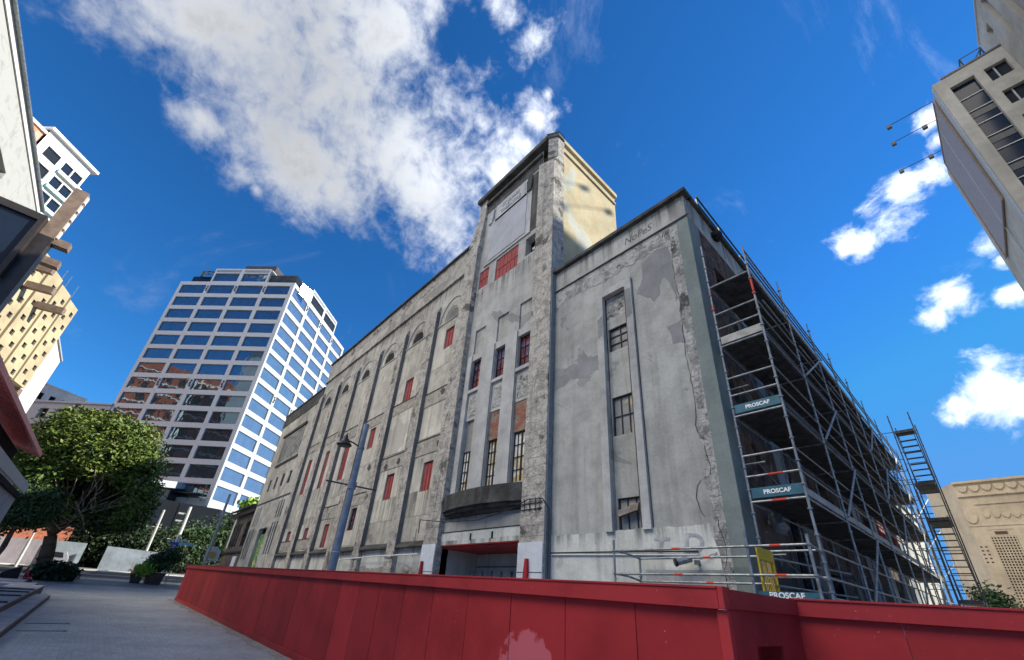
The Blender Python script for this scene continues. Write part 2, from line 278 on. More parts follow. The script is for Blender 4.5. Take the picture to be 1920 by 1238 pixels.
def pane(name, cols, sc, rough=0.25):
    s = NT(name); sp = s.n('ShaderNodeTexVoronoi'); s.L(s.P, sp.inputs['Vector']); sp.inputs['Scale'].default_value = sc; sp.inputs['Randomness'].default_value = 1
    sx = s.n('ShaderNodeSeparateColor'); s.L(sp.outputs['Color'], sx.inputs[0])
    c = s.mix(s.ramp(sx.outputs[0], 0.33, 0.34), cols[0], cols[1]); c = s.mix(s.ramp(sx.outputs[1], 0.66, 0.67), c, cols[2])
    c = s.mix(s.ramp(s.noise(4, 6, .7), .5, .62, 0, .6), c, tuple(v*.5 for v in cols[0]))
    return s.fin(c, rough, 0.6)
P_LOW = pane('patched_window_pane', ((0.62, 0.56, 0.40), (0.78, 0.76, 0.70), (0.55, 0.42, 0.22)), 1.8)
P_UP = pane('purple_reflecting_pane', ((0.09, 0.045, 0.065), (0.16, 0.12, 0.2), (0.22, 0.06, 0.055)), 2.6, 0.15)
P_GREY = pane('dusty_grey_pane', ((0.11, 0.115, 0.13), (0.14, 0.14, 0.15), (0.10, 0.10, 0.11)), 2.0, 0.3)
P_GREY2 = pane('grey_and_ochre_pane', ((0.30, 0.30, 0.26), (0.22, 0.23, 0.23), (0.42, 0.34, 0.2)), 1.6, 0.3)
s = NT('green_mural'); c = s.mix(s.ramp(s.noise(1.6, 4, .5, dist=2.0), .45, .52), (0.05, 0.16, 0.05), (0.20, 0.34, 0.10)); c = s.mix(s.ramp(s.noise(1.1, 3, .5, off=(5, 5, 5), dist=1.5), .6, .63), c, (0.62, 0.52, 0.20)); c = s.mix(s.ramp(s.noise(2.0, 3, .5, off=(9, 5, 5), dist=1.5), .63, .66), c, (0.55, 0.60, 0.55)); M_MURAL = s.fin(c, .7)

def leafm(name, a, b, c3, tr=0.25):
    s = NT(name)
    oi = s.n('ShaderNodeAttribute'); oi.attribute_name = 'tone'; 
    c = s.mix(oi.outputs['Fac'], a, b); c = s.mix(s.ramp(s.noise(0.55, 4, .6), .5, .7), c, c3)
    s.fin(c, 0.55, 0.3)
    return s.m
L_TREE = leafm('sunny_green_leaf', (0.036, 0.074, 0.012), (0.135, 0.185, 0.028), (0.095, 0.12, 0.016))
L_DARK = leafm('dark_green_leaf', (0.010, 0.024, 0.010), (0.030, 0.055, 0.018), (0.02, 0.035, 0.012))
L_LIME = leafm('lime_leaf', (0.16, 0.30, 0.03), (0.32, 0.48, 0.06), (0.2, 0.35, 0.04))
L_MID = leafm('mid_green_leaf', (0.02, 0.05, 0.018), (0.055, 0.10, 0.03), (0.03, 0.06, 0.02))
M_BARK = concrete('tree_bark', (0.16, 0.115, 0.075), (0.075, 0.055, 0.038), (0.11, 0.08, 0.055), 0.4, 2, .6, bump=0.6)
M_BARKP = plain('pale_branch', (0.34, 0.26, 0.18), 0.85, var=0.3)

s = NT('plaza_paving')
br = s.n('ShaderNodeTexBrick'); s.L(s.P, br.inputs['Vector']); br.inputs['Scale'].default_value = 1.0; br.inputs['Brick Width'].default_value = 0.24; br.inputs['Row Height'].default_value = 0.12; br.inputs['Mortar Size'].default_value = 0.005
br.inputs['Color1'].default_value = (1.06, 1.06, 1.06, 1); br.inputs['Color2'].default_value = (0.86, 0.87, 0.88, 1); br.inputs['Mortar'].default_value = (0.75, 0.75, 0.75, 1)
c = s.mix(s.ramp(s.noise(0.5, 6, 0.6), 0.35, 0.65), (0.35, 0.365, 0.38), (0.27, 0.285, 0.30)); c = s.mix(s.ramp(s.noise(1.2, 7, .7, sc=(.6, 2.2, 1), off=(4, 4, 4)), .55, .8, 0, .5), c, (0.13, 0.14, 0.15))
c = s.mix(1.0, c, br.outputs[0], 'MULTIPLY'); c = s.mul(c, s.ramp(s.noise(30, 3, .7), .3, .7, .8, 1.15)); s.bump(s.math('ADD', s.noise(9, 6, .7), s.math('MULTIPLY', br.outputs['Fac'], -0.6)), .25, 0.012)
M_PLAZA = s.fin(c, 0.62, 0.4)
M_GROUND = concrete('ground_concrete', (0.28, 0.275, 0.26), (0.22, 0.215, 0.205), (0.2, 0.2, 0.19), 0, 1, .66)
M_ASPH = concrete('asphalt', (0.085, 0.085, 0.088), (0.06, 0.06, 0.063), (0.07, 0.07, 0.07), 0, 2, .66)
M_KERB = plain('sunlit_kerb_concrete', (0.52, 0.50, 0.44), 0.8, var=0.1)
M_STEP = concrete('grey_stone_step', (0.30, 0.31, 0.33), (0.22, 0.23, 0.25), (0.24, 0.25, 0.27), 0, 31, .66, bump=0.1)
M_STEPD = plain('dark_step_riser', (0.045, 0.045, 0.05), 0.7, var=0.3)
M_SKIN = plain('skin', (0.45, 0.28, 0.2), 0.6); M_CLR = plain('dark_red_cloth', (0.22, 0.02, 0.035), 0.9); M_CLG = plain('green_cap_cloth', (0.05, 0.20, 0.06), 0.9); M_CLB = plain('black_cloth', (0.01, 0.01, 0.013), 0.9)
M_CONE = plain('orange_cone_plastic', (0.75, 0.12, 0.04), 0.5); M_CAR = plain('silver_van_paint', (0.40, 0.42, 0.45), 0.3, 0.5, 0.3); M_TYRE = plain('black_rubber', (0.02, 0.02, 0.02), 0.85)
M_POT = plain('brown_timber_planter', (0.075, 0.045, 0.035), 0.75, var=0.3); M_SOIL = plain('potting_soil', (0.03, 0.02, 0.015), 0.95)
M_BLUE = plain('blue_sign_face', (0.05, 0.10, 0.42), 0.4); M_CYAN = plain('pale_blue_sign_face', (0.30, 0.60, 0.72), 0.4); M_GOLD = plain('gold_paint', (0.60, 0.38, 0.08), 0.4); M_SIGNR = plain('sign_red', (0.6, 0.03, 0.03), 0.4); M_TIMBER = plain('weathered_timber', (0.24, 0.21, 0.18), 0.85, var=0.35)
M_BLUEWIN = plain('blue_grey_shade_and_band', (0.15, 0.185, 0.215), 0.6)

# ---------------------------------------------------------------- mesh helpers
class F:  # facade frame: u along the wall, z up, w outwards
    def __init__(s, ox, oy, az_u, flip=1):
        a = R(az_u); s.o = (ox, oy); s.u = (math.cos(a), math.sin(a)); s.n = (math.sin(a)*flip, -math.cos(a)*flip)
    def p(s, u, z, w=0.0): return (s.o[0]+s.u[0]*u+s.n[0]*w, s.o[1]+s.u[1]*u+s.n[1]*w, z)
class G:
    def __init__(s): s.v = []; s.f = []; s.m = []
    def poly(s, pts, mi=0):
        i = len(s.v); s.v += [tuple(p) for p in pts]; s.f.append(tuple(range(i, i+len(pts)))); s.m.append(mi)
    def hexa(s, p, mi=0):  # 4 bottom then 4 top
        i = len(s.v); s.v += [tuple(q) for q in p]
        for q in ((0, 3, 2, 1), (4, 5, 6, 7), (0, 1, 5, 4), (1, 2, 6, 5), (2, 3, 7, 6), (3, 0, 4, 7)): s.f.append(tuple(i+k for k in q)); s.m.append(mi)
        return s
    def box(s, x0, y0, z0, x1, y1, z1, mi=0):
        return s.hexa([(x0, y0, z0), (x1, y0, z0), (x1, y1, z0), (x0, y1, z0), (x0, y0, z1), (x1, y0, z1), (x1, y1, z1), (x0, y1, z1)], mi)
    def fbox(s, fr, u0, u1, z0, z1, w0, w1, mi=0):
        return s.hexa([fr.p(u0, z0, w0), fr.p(u1, z0, w0), fr.p(u1, z0, w1), fr.p(u0, z0, w1), fr.p(u0, z1, w0), fr.p(u1, z1, w0), fr.p(u1, z1, w1), fr.p(u0, z1, w1)], mi)
    def tube(s, a, b, r, n=8, r2=None, mi=0):
        a = Vector(a); b = Vector(b); d = (b-a)
        if d.length < 1e-6: return s
        q = d.to_track_quat('Z', 'Y'); r2 = r if r2 is None else r2; i = len(s.v)
        for c, rr in ((a, r), (b, r2)):
            for k in range(n):
                t = 2*math.pi*k/n; s.v.append(tuple(c+q @ Vector((math.cos(t)*rr, math.sin(t)*rr, 0))))
        for k in range(n): s.f.append((i+k, i+(k+1) % n, i+n+(k+1) % n, i+n+k)); s.m.append(mi)
        s.f.append(tuple(i+k for k in range(n-1, -1, -1))); s.m.append(mi); s.f.append(tuple(i+n+k for k in range(n))); s.m.append(mi)
        return s
    def path(s, pts, r, n=6, mi=0):
        for a, b in zip(pts, pts[1:]): s.tube(a, b, r, n, mi=mi)
        return s
    def extr(s, pts, vec, mi=0):  # polygon extruded along vec
        k = len(pts); i = len(s.v); s.v += [tuple(p) for p in pts]; s.v += [tuple(Vector(p)+Vector(vec)) for p in pts]
        s.f.append(tuple(range(i, i+k))); s.m.append(mi); s.f.append(tuple(range(i+2*k-1, i+k-1, -1))); s.m.append(mi)
        for j in range(k): s.f.append((i+j, i+(j+1) % k, i+k+(j+1) % k, i+k+j)); s.m.append(mi)
        return s
    def wall(s, fr, u0, u1, z0, z1, holes, w=0.0, depth=0.25, mi=0, mr=None):
        us = sorted({u0, u1, *[h[0] for h in holes], *[h[1] for h in holes]}); zs = sorted({z0, z1, *[h[2] for h in holes], *[h[3] for h in holes]})
        us = [u for u in us if u0-1e-6 <= u <= u1+1e-6]; zs = [z for z in zs if z0-1e-6 <= z <= z1+1e-6]
        for a, b in zip(us, us[1:]):
            for c, d in zip(zs, zs[1:]):
                um = (a+b)/2; zm = (c+d)/2
                if any(h[0] < um < h[1] and h[2] < zm < h[3] for h in holes): continue
                s.poly([fr.p(a, c, w), fr.p(b, c, w), fr.p(b, d, w), fr.p(a, d, w)], mi)
        for h in holes:
            dd = h[4] if len(h) > 4 else depth; a, b, c, d = h[:4]; mm = mi if mr is None else mr
            for q in (((a, c), (b, c)), ((b, c), (b, d)), ((b, d), (a, d)), ((a, d), (a, c))):
                s.poly([fr.p(q[0][0], q[0][1], w), fr.p(q[1][0], q[1][1], w), fr.p(q[1][0], q[1][1], w-dd), fr.p(q[0][0], q[0][1], w-dd)], mm)
        return s
    def build(s, name, mats, parent=None, smooth=False, bevel=0.0):
        me = bpy.data.meshes.new(name); me.from_pydata(s.v, [], s.f)
        for m in (mats if isinstance(mats, (list, tuple)) else [mats]): me.materials.append(m)
        me.polygons.foreach_set('material_index', s.m)
        if smooth: me.polygons.foreach_set('use_smooth', [True]*len(s.f))
        me.update(); o = bpy.data.objects.new(name, me); COL.objects.link(o)
        if bevel:
            b = o.modifiers.new('bevel', 'BEVEL'); b.width = bevel; b.segments = 2; b.limit_method = 'ANGLE'
        if parent is not None: o.parent = parent; o.matrix_parent_inverse = parent.matrix_world.inverted()
        return o
def tag(o, label=None, cat=None, group=None, kind=None):
    if label: o['label'] = label
    if cat: o['category'] = cat
    if group: o['group'] = group
    if kind: o['kind'] = kind
    return o
def thing(name, label, cat, loc=(0, 0, 0), group=None):
    o = bpy.data.objects.new(name, None); COL.objects.link(o); o.location = loc; o.empty_display_size = 0.2
    o.matrix_world = Matrix.Translation(loc)
    return tag(o, label, cat, group)
def structure(name, g, m): return tag(g.build(name, m), kind='structure')
def text(body, size, fr_or_mat, mat, name, parent, extrude=0.004, shear=0.0, bold=0.0):
    cu = bpy.data.curves.new(name, 'FONT'); cu.body = body; cu.size = size; cu.extrude = extrude; cu.align_x = 'CENTER'; cu.align_y = 'CENTER'; cu.shear = shear; cu.offset = bold
    t = bpy.data.objects.new(name, cu); COL.objects.link(t); bpy.context.view_layer.update()
    me = bpy.data.meshes.new_from_object(t.evaluated_get(bpy.context.evaluated_depsgraph_get())); bpy.data.objects.remove(t)
    me.transform(fr_or_mat); me.materials.clear(); me.materials.append(mat); o = bpy.data.objects.new(name, me); COL.objects.link(o)
    if parent is not None: o.parent = parent; o.matrix_parent_inverse = parent.matrix_world.inverted()
    return o
def fmat(fr, u, z, w, roll=0.0, sx=1.0):  # matrix placing text on a facade frame
    M = Matrix(((fr.u[0]*sx, 0, fr.n[0], 0), (fr.u[1]*sx, 0, fr.n[1], 0), (0, 1, 0, 0), (0, 0, 0, 1)))
    return Matrix.Translation(fr.p(u, z, w)) @ M @ Matrix.Rotation(R(roll), 4, 'Z')

def gz(x):  # ground height: falls gently to the right, climbs to the street on the far left
    if x >= 0: return 0.0
    if x >= -48: return -0.0121*x
    if x >= -66: return 0.58 + (-48-x)*0.078
    return 1.985 + min((-66-x)*0.02, 2.0)

# ---------------------------------------------------------------- ground
XS = [400, 60, 0, -48, -52, -56, -60, -66, -90, -166, -600]
g = G()
for a, b in zip(XS, XS[1:]):
    g.poly([(b, -600, gz(b)), (a, -600, gz(a)), (a, 600, gz(a)), (b, 600, gz(b))])
structure('ground', g, M_GROUND)
g = G()
def strip(g, x0, x1, y0, y1, dz, mi=0):
    xs = [x0]+[x for x in (0, -48, -52, -56, -60, -66) if x1 < x < x0]+[x1]
    for a, b in zip(xs, xs[1:]): g.poly([(b, y0, gz(b)+dz), (a, y0, gz(a)+dz), (a, y1, gz(a)+dz), (b, y1, gz(b)+dz)], mi)
strip(g, 14, -51, -14, 12, 0.004); structure('plaza', g, M_PLAZA)
g = G(); xs = list(np.linspace(-2.1, -40, 60)); yy = [4.50+.10*math.sin(i*1.3)+.06*math.sin(i*3.7) for i in range(60)]
for i in range(59): g.poly([(xs[i+1], yy[i+1], gz(xs[i+1])+.009), (xs[i], yy[i], gz(xs[i])+.009), (xs[i], 4.86, gz(xs[i])+.009), (xs[i+1], 4.86, gz(xs[i+1])+.009)])
structure('dirt_edge', g, M_GROUND)
g = G()
for k in range(420):
    x = -2.5-38*rng.random()**1.5; y = 4.84-.55*rng.random()**2.2 if k % 3 else -0.9+5.4*rng.random(); a = rng.random()*6.3; l = .02+.03*rng.random(); z = gz(x)+.014
    g.poly([(x+l*math.cos(a), y+l*math.sin(a), z), (x-l*.5*math.sin(a), y+l*.5*math.cos(a), z+.006), (x-l*math.cos(a), y-l*math.sin(a), z), (x+l*.5*math.sin(a), y-l*.5*math.cos(a), z+.004)])
tag(g.build('fallen_leaves', plain('dry_leaf', (0.16, 0.10, 0.04), 0.8, var=.4)), 'dry leaves scattered on the paving along the foot of the hoarding', 'leaves', kind='stuff')
g = G(); strip(g, -57, -64, -120, 60, 0.004); structure('road', g, M_ASPH)
g = G(); strip(g, -55.4, -56.9, -120, 60, 0.012); strip(g, -64.2, -65.6, -120, 60, 0.012); structure('pavement', g, M_KERB)
g = G(); strip(g, -60.3, -60.45, -40, 40, 0.008); strip(g, -57.5, -57.62, -40, 40, 0.008); structure('road_marking', g, M_WHITE)

# ================================================================ the old concrete building
FR = F(0, 10, 0)            # street front: u = x, outward is -Y (towards the camera)
SD = F(-3.55, 0, 90)        # right-hand side wall: u = y, outward is +X
OB = thing('concrete_building', 'large derelict grey concrete building with a central tower, pilasters and boarded red windows', 'building', (-20, 10, 0))
def boards(fr, u0, u1, z0, z1, w, name='boarded_window', cols=3, rows=1, mat=None):
    g = G(); g.fbox(fr, u0, u1, z0, z1, w-0.03, w)
    for k in range(1, cols): g.fbox(fr, u0+(u1-u0)*k/cols-0.012, u0+(u1-u0)*k/cols+0.012, z0+.01, z1-.01, w+0.001, w+0.022, 1)
    for k in range(1, rows): g.fbox(fr, u0+.01, u1-.01, z0+(z1-z0)*k/rows-0.015, z0+(z1-z0)*k/rows+0.015, w+0.001, w+0.025, 1)
    o = g.build(name, [mat or M_BOARD, M_REDT], OB); tag(o, 'window boarded over with faded red panels'); return o
def steelwin(fr, u0, u1, z0, z1, w, cols, rows, gm, parent, thick=None, name='window'):
    g = G(); g.fbox(fr, u0, u0+.03, z0, z1, w, w+.04); g.fbox(fr, u1-.03, u1, z0, z1, w, w+.04); g.fbox(fr, u0+.03, u1-.03, z0, z0+.03, w, w+.04); g.fbox(fr, u0+.03, u1-.03, z1-.03, z1, w, w+.04)
    for k in range(1, cols):
        t = 0.035 if thick is not None and k == thick else 0.012
        g.fbox(fr, u0+(u1-u0)*k/cols-t, u0+(u1-u0)*k/cols+t, z0+.03, z1-.03, w+.002, w+.036)
    for k in range(1, rows): g.fbox(fr, u0+.03, u1-.03, z0+(z1-z0)*k/rows-.012, z0+(z1-z0)*k/rows+.012, w+.004, w+.032)
    o = g.build(name, M_BLACK, parent)
    p = G(); p.fbox(fr, u0, u1, z0, z1, w-0.02, w-0.005); p.build('pane', gm, o)
    return o
# --- right block
ZR = 14.32
holes = [(-6.82, -5.985, 9.55, 10.46), (-6.82, -5.985, 6.57, 7.85), (-6.80, -5.975, 3.82, 4.71)]
g = G()
g.wall(FR, -9.2, -6.86, -0.3, 13.6, [], 0); g.wall(FR, -5.97, -3.55, -0.3, 13.6, [], 0)
g.wall(FR, -6.86, -5.97, 11.78, 13.6, [], 0); g.wall(FR, -6.86, -5.97, -0.3, 3.8, [], 0)
g.poly([FR.p(-6.86, 3.8, 0), FR.p(-6.86, 11.78, 0), FR.p(-6.86, 11.78, -.07), FR.p(-6.86, 3.8, -.13)]); g.poly([FR.p(-5.97, 3.8, 0), FR.p(-5.97, 11.78, 0), FR.p(-5.97, 11.78, -.07), FR.p(-5.97, 3.8, -.13)]); g.poly([FR.p(-6.86, 11.78, 0), FR.p(-5.97, 11.78, 0), FR.p(-5.97, 11.78, -.07), FR.p(-6.86, 11.78, -.13)])
g.wall(FR, -6.86, -5.97, 3.8, 10.9, holes, -0.13, 0.14)
g.build('wall', C_WALL, OB)
g = G(); g.fbox(FR, -6.858, -5.972, 10.9, 11.78, -.2, -.135); tag(g.build('infill_panel', S_PEEL, OB), 'broken plaster panel above the highest window')
for i, (h, c, r, gm) in enumerate(zip(holes, (2, 3, 3), (3, 2, 1), (P_GREY, P_GREY2, P_GREY2))):
    o = steelwin(FR, h[0], h[1], h[2], h[3], -0.23, c, r, gm, OB)
    if i == 2:
        t = G(); t.hexa([FR.p(-6.72, 4.20, -.15), FR.p(-6.12, 4.33, -.15), FR.p(-6.12, 4.33, -.02), FR.p(-6.72, 4.20, -.02), FR.p(-6.75, 4.36, -.15), FR.p(-6.08, 4.52, -.15), FR.p(-6.08, 4.52, -.02), FR.p(-6.75, 4.36, -.02)])
        tag(t.build('fallen_timber', M_TIMBER, o), 'broken timber hanging across the lowest window')
g = G()  # raised surround
g.fbox(FR, -7.12, -6.862, 3.80, 12.05, 0, .10); g.fbox(FR, -5.968, -5.70, 3.80, 12.05, 0, .10); g.fbox(FR, -6.862, -5.968, 11.79, 12.05, 0, .10)
g.build('window_surround', C_TRIM, OB)
C_PATCH = concrete('new_grey_cement', (0.255, 0.265, 0.27), (0.215, 0.225, 0.23), (0.28, 0.29, 0.29), 0.15, 77, 0.62, bump=0.08)
def blob(P, mat, name, w=.006, amp=.05, label=None):
    Q = []
    for (a, b), (c, d) in zip(P, P[1:]+P[:1]):
        n = max(2, int(math.hypot(c-a, d-b)/.12))
        for k in range(n): t = k/n; Q.append(FR.p(a+(c-a)*t+rng.uniform(-amp, amp)*.6, b+(d-b)*t+rng.uniform(-amp, amp), w))
    g = G(); g.poly(Q); return tag(g.build(name, mat, OB), label)
blob([(-5.59, 11.26), (-5.26, 11.78), (-5.27, 12.37), (-4.8, 12.6), (-4.3, 12.7), (-4.22, 12.01), (-4.22, 11.23), (-4.2, 10.32), (-4.28, 10.33), (-4.32, 10.81), (-4.56, 11.39), (-4.7, 11.25), (-4.77, 10.82), (-4.98, 10.7), (-5.29, 11.03)], C_PATCH, 'cement_patch', label='large dark cement repair patch near the top right corner')
blob([(-9.18, 8.84), (-9.18, 9.7), (-8.6, 9.58), (-8.05, 9.53), (-8.05, 9.86), (-7.81, 9.98), (-7.61, 9.59), (-7.19, 9.52), (-7.19, 9.0), (-7.42, 8.93), (-7.74, 8.88), (-8.4, 9.03), (-8.84, 8.83)], C_PATCH, 'cement_patch', label='dark cement repair patch between the tower and the window strip')
blob([(-4.65, 9.53), (-4.22, 9.53), (-4.2, 8.77), (-4.56, 8.87)], C_PATCH, 'cement_patch', .007)
blob([(-5.96, 11.6), (-5.72, 11.6), (-5.72, 10.5), (-5.96, 10.4)], C_PATCH, 'cement_patch', .102, .02)
blob([(-7.1, 10.9), (-6.88, 11.0), (-6.88, 10.2), (-7.1, 10.1)], C_PATCH, 'cement_patch', .102, .02)
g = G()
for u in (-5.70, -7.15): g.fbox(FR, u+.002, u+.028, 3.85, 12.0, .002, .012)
g.fbox(FR, -5.968, -5.94, 3.85, 11.75, .101, .104); g.fbox(FR, -7.12, -5.70, 12.052, 12.075, .002, .02); g.build('contact_shade_strip', C_DARK, OB)  # dark strips paint the contact shade beside the raised surround
g = G(); g.fbox(FR, -3.90, -3.535, -0.3, 13.36, .004, .022); g.hexa([(-3.548, 9.98, -.3), (-3.526, 9.98, -.3), (-3.526, 10.75, -.3), (-3.548, 10.75, -.3), (-3.548, 9.98, 13.36), (-3.526, 9.98, 13.36), (-3.526, 10.75, 13.36), (-3.548, 10.75, 13.36)])
tag(g.build('corner_strip', C_GREEN, OB), 'smooth grey green painted corner strip')
g = G(); pts = []
for k in range(40):
    z = 0.2+13.0*k/39; pts.append((FR.p(-4.20+0.06*math.sin(k*1.7)+0.05*rng.random(), z, .012), FR.p(-3.90, z, .012)))
for a, b in zip(pts, pts[1:]): g.poly([a[0], a[1], b[1], b[0]])
tag(g.build('stripped_edge', S_PEEL, OB), 'strip of broken plaster beside the corner')
cr = [(-4.12, 5.7), (-4.05, 5.2), (-4.08, 4.95), (-4.32, 4.85), (-4.46, 4.6), (-4.46, 4.3), (-4.36, 4.0), (-4.10, 3.98), (-4.06, 3.9), (-4.03, 3.6), (-4.0, 3.1), (-4.1, 2.85), (-4.07, 2.3), (-3.98, 1.8), (-3.98, .8)]
crl = [(-4.2+.03*math.sin(i), 13.2-0.42*i) for i in range(18)]
for P in (crl, cr):
    g = G()
    for (a, b), (c, d) in zip(P, P[1:]):
        m = ((a+c)/2+rng.uniform(-.04, .04), (b+d)/2)
        for p, q in (((a, b), m), (m, (c, d))):
            t = rng.uniform(.003, .009); g.poly([FR.p(p[0]-t, p[1], .014), FR.p(p[0]+t, p[1], .014), FR.p(q[0]+t, q[1], .014), FR.p(q[0]-t, q[1], .014)])
    g.build('crack', M_DARKIN, OB)
def ragged(fr, u0, u1, z0, z1, w, mat, name, low=True, top=False, n=44, amp=0.09, label=None):
    g = G(); P = []; off = 0
    for k in range(n+1):
        off = off*0.6+rng.uniform(-amp, amp)*0.5; u = u0+(u1-u0)*k/n
        P.append((fr.p(u, z0+(off if low else 0), w), fr.p(u, z1+(off*.5 if top else 0), w)))
    for a, b in zip(P, P[1:]): g.poly([a[0], b[0], b[1], a[1]])
    o = g.build(name, mat, OB); return tag(o, label)
ragged(FR, -9.18, -4.14, -.2, 3.82, .010, C_WHITE, 'painted_base_band', False, True, label='dirty white painted band along the base of the right block')
g = G(); g.fbox(FR, -6.0, -4.10, -.2, 2.86, .012, .016); g.build('painted_patch', C_WALL, OB)
# parapet zone of the right block
g = G(); g.fbox(FR, -9.2, -3.55, 13.36, ZR, -.25, .03); g.hexa([(-3.80, 10.25, 13.36), (-3.52, 10.25, 13.36), (-3.52, 34, 13.36), (-3.80, 34, 13.36), (-3.80, 10.25, ZR), (-3.52, 10.25, ZR), (-3.52, 34, ZR), (-3.80, 34, ZR)]); g.build('parapet', C_WALL, OB)
ragged(FR, -9.18, -4.2, 12.62, 13.34, .012, S_PEEL, 'stripped_band', True, False, 60, .16, 'band of stripped plaster under the parapet')
g = G(); g.fbox(FR, -9.2, -3.40, ZR, ZR+.16, -.30, .20); g.hexa([(-3.85, 10.2, ZR), (-3.40, 10.2, ZR), (-3.40, 34.1, ZR), (-3.85, 34.1, ZR), (-3.85, 10.2, ZR+.15), (-3.40, 10.2, ZR+.15), (-3.40, 34.1, ZR+.15), (-3.85, 34.1, ZR+.15)]); g.fbox(FR, -9.2, -3.46, 13.34, 13.39, .031, .07)
g.build('cornice', C_DARK, OB, bevel=.02)
g = G(); g.box(-9.2, 10.3, 13.5, -3.8, 33.7, 13.6); g.build('roof', C_DARK, OB)
text('NoPeS', .44, fmat(FR, -5.3, 13.78, .034, 0, .9), M_SPRAYD, 'graffiti', OB, .001, .2, .002)
for ch, u, z in (('T', -5.55, 3.35), ('D', -4.72, 3.40), ('H', -5.0, 2.5)): text(ch, .62, fmat(FR, u, z, .0175, -4, 1.1), M_SPRAY, 'graffiti', OB, .0008, .1, .012)
text('III', .35, fmat(FR, -4.35, 13.1, .018), M_SPRAYD, 'graffiti', OB, .0008, .3)
g = G(); g.wall(FR, -38.1, -3.7, -.2, 13.4, [], -2.3); g.wall(FR, -38.1, -16.2, 13.4, 18.8, [], -2.3); g.wall(FR, -15.5, -9.7, 13.7, 23.7, [], -.44); g.wall(SD, 10.4, 33.8, -.2, 13.3, [], -.6); g.poly([(-4.2, 10.12, -.2), (-4.2, 10.12, 13.3), (-4.15, 10.6, 13.3), (-4.15, 10.6, -.2)]); tag(g.build('dark_interior', M_DARKIN, OB), 'unlit interior behind the openings')
g = G(); g.box(-14, 34.05, 0, -3.62, 47, 9.6); g.box(-14, 34.05, 9.6, -3.5, 47.1, 9.9); g.build('rear_annex', C_WHITE, OB)
# --- side wall
sh = [(11.6, 12.5, 11.3, 12.3), (14.4, 15.3, 11.2, 12.3), (13.2, 14.3, 2.6, 4.6), (17.5, 18.6, 8.9, 10.3), (20.5, 21.6, 8.9, 10.3), (17.5, 18.6, 4.9, 6.3), (20.5, 21.6, 4.9, 6.3), (16.2, 17.3, 1.2, 3.3), (24, 25.2, 4.9, 6.2), (24, 25.2, 8.9, 10.3), (27.2, 28.4, 4.9, 6.2)]
g = G(); g.wall(SD, 10, 34, -.3, 13.36, sh, 0, .3); g.build('side_wall', S_SIDEB, OB)
for h in sh: steelwin(SD, h[0], h[1], h[2], h[3], -.25, 3, 3, P_GREY, OB)
for a, b, z0, z1, m in ((12.7, 13.15, .0, 13.3, C_SIDE), (12.75, 14.1, 5.2, 11.0, C_PALE), (15.5, 16.05, 0, 13.3, C_PALE), (18.9, 19.5, 0, 13.3, C_SIDE), (22, 23.4, 0, 13.3, C_PALE), (25.6, 26.9, 0, 8, C_WHITE), (28.6, 30.2, 0, 7, C_WHITE), (30.6, 33.8, 0, 13.3, C_PALE), (10.8, 12.6, 2.4, 4.8, C_SIDE), (14.4, 15.4, 2.2, 8.8, C_SIDE)):
    g = G(); g.fbox(SD, a, b, z0, z1, .002, .035 if m is C_SIDE else .02); g.build('wall_panel', m, OB)
for a, b in ((26.6, 28.1), (30.4, 32)): g = G(); g.fbox(SD, a, b, 5.6, 6.6, .04, .07); g.build('banner', M_BOARD, OB)
# --- left wing
ZW = 20.85
WC = [-17.17, -20.93, -24.72, -28.50, -32.28, -36.08]; PE = [-18.63, -22.38, -26.13, -29.88, -33.63, -37.40]
WH = [(-17.60, -16.76, 14.13, 15.45), (-17.64, -16.80, 6.22, 7.64), (-21.38, -20.50, 12.0, 13.45), (-21.38, -20.55, 6.22, 7.6), (-25.10, -24.34, 9.8, 11.18), (-25.18, -24.42, 4.92, 6.17), (-28.98, -28.1, 8.35, 10.9), (-28.95, -28.18, 4.0, 5.52), (-32.66, -31.92, 8.28, 11.14), (-32.7, -31.93, 4.02, 5.52), (-36.5, -35.65, 8.28, 11.13), (-36.5, -35.7, 4.08, 5.49)]
g = G(); g.wall(FR, -38.2, -16.05, -.3, 19.0, WH, 0, .14); g.box(-38.2, 10.3, 18.9, -16.0, 33.7, 19.0); g.build('wing_wall', C_WING, OB)
for i, h in enumerate(WH):
    if i == 5: steelwin(FR, *h, -.13, 2, 4, P_UP, OB)
    else: boards(FR, *h, -.09, cols=3 if (h[1]-h[0]) > .8 else 2, rows=1)
g = G(); g.fbox(FR, -38.2, -16.1, 19.0, ZW, -.3, .02); g.build('wing_parapet', S_BAND, OB)
ragged(FR, -38.1, -16.2, 19.05, 19.95, .024, C_WING, 'frieze_render', False, True, 90, .25)
g = G(); g.fbox(FR, -38.2, -16.1, ZW, ZW+.14, -.35, .16); g.build('wing_cornice', C_DARK, OB, bevel=.02)
g = G(); g.fbox(FR, -38.2, -16.1, 18.86, 19.03, .021, .13); g.build('string_moulding', C_WING, OB, bevel=.02)
for e in PE:
    g = G(); u0, u1 = e-.78, e
    g.fbox(FR, u0, u1, -.3, 17.15, .001, .23); g.hexa([FR.p(u0, 17.15, .001), FR.p(u1, 17.15, .001), FR.p(u1, 17.15, .23), FR.p(u0, 17.15, .23), FR.p(u0+.12, 17.62, .001), FR.p(u1, 17.62, .001), FR.p(u1, 17.55, .12), FR.p(u0+.12, 17.55, .12)])
    g.fbox(FR, u1, u1+.015, 3.7, 17.2, .002, .225, 1)  # thin darker strip paints the shaded side of the pilaster
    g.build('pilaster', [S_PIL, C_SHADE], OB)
def arc(cx, cz, rx, rz, n=18, fr=FR, w=0.0): return [fr.p(cx+rx*math.cos(math.pi*k/n), cz+rz*math.sin(math.pi*k/n), w) for k in range(n+1)]
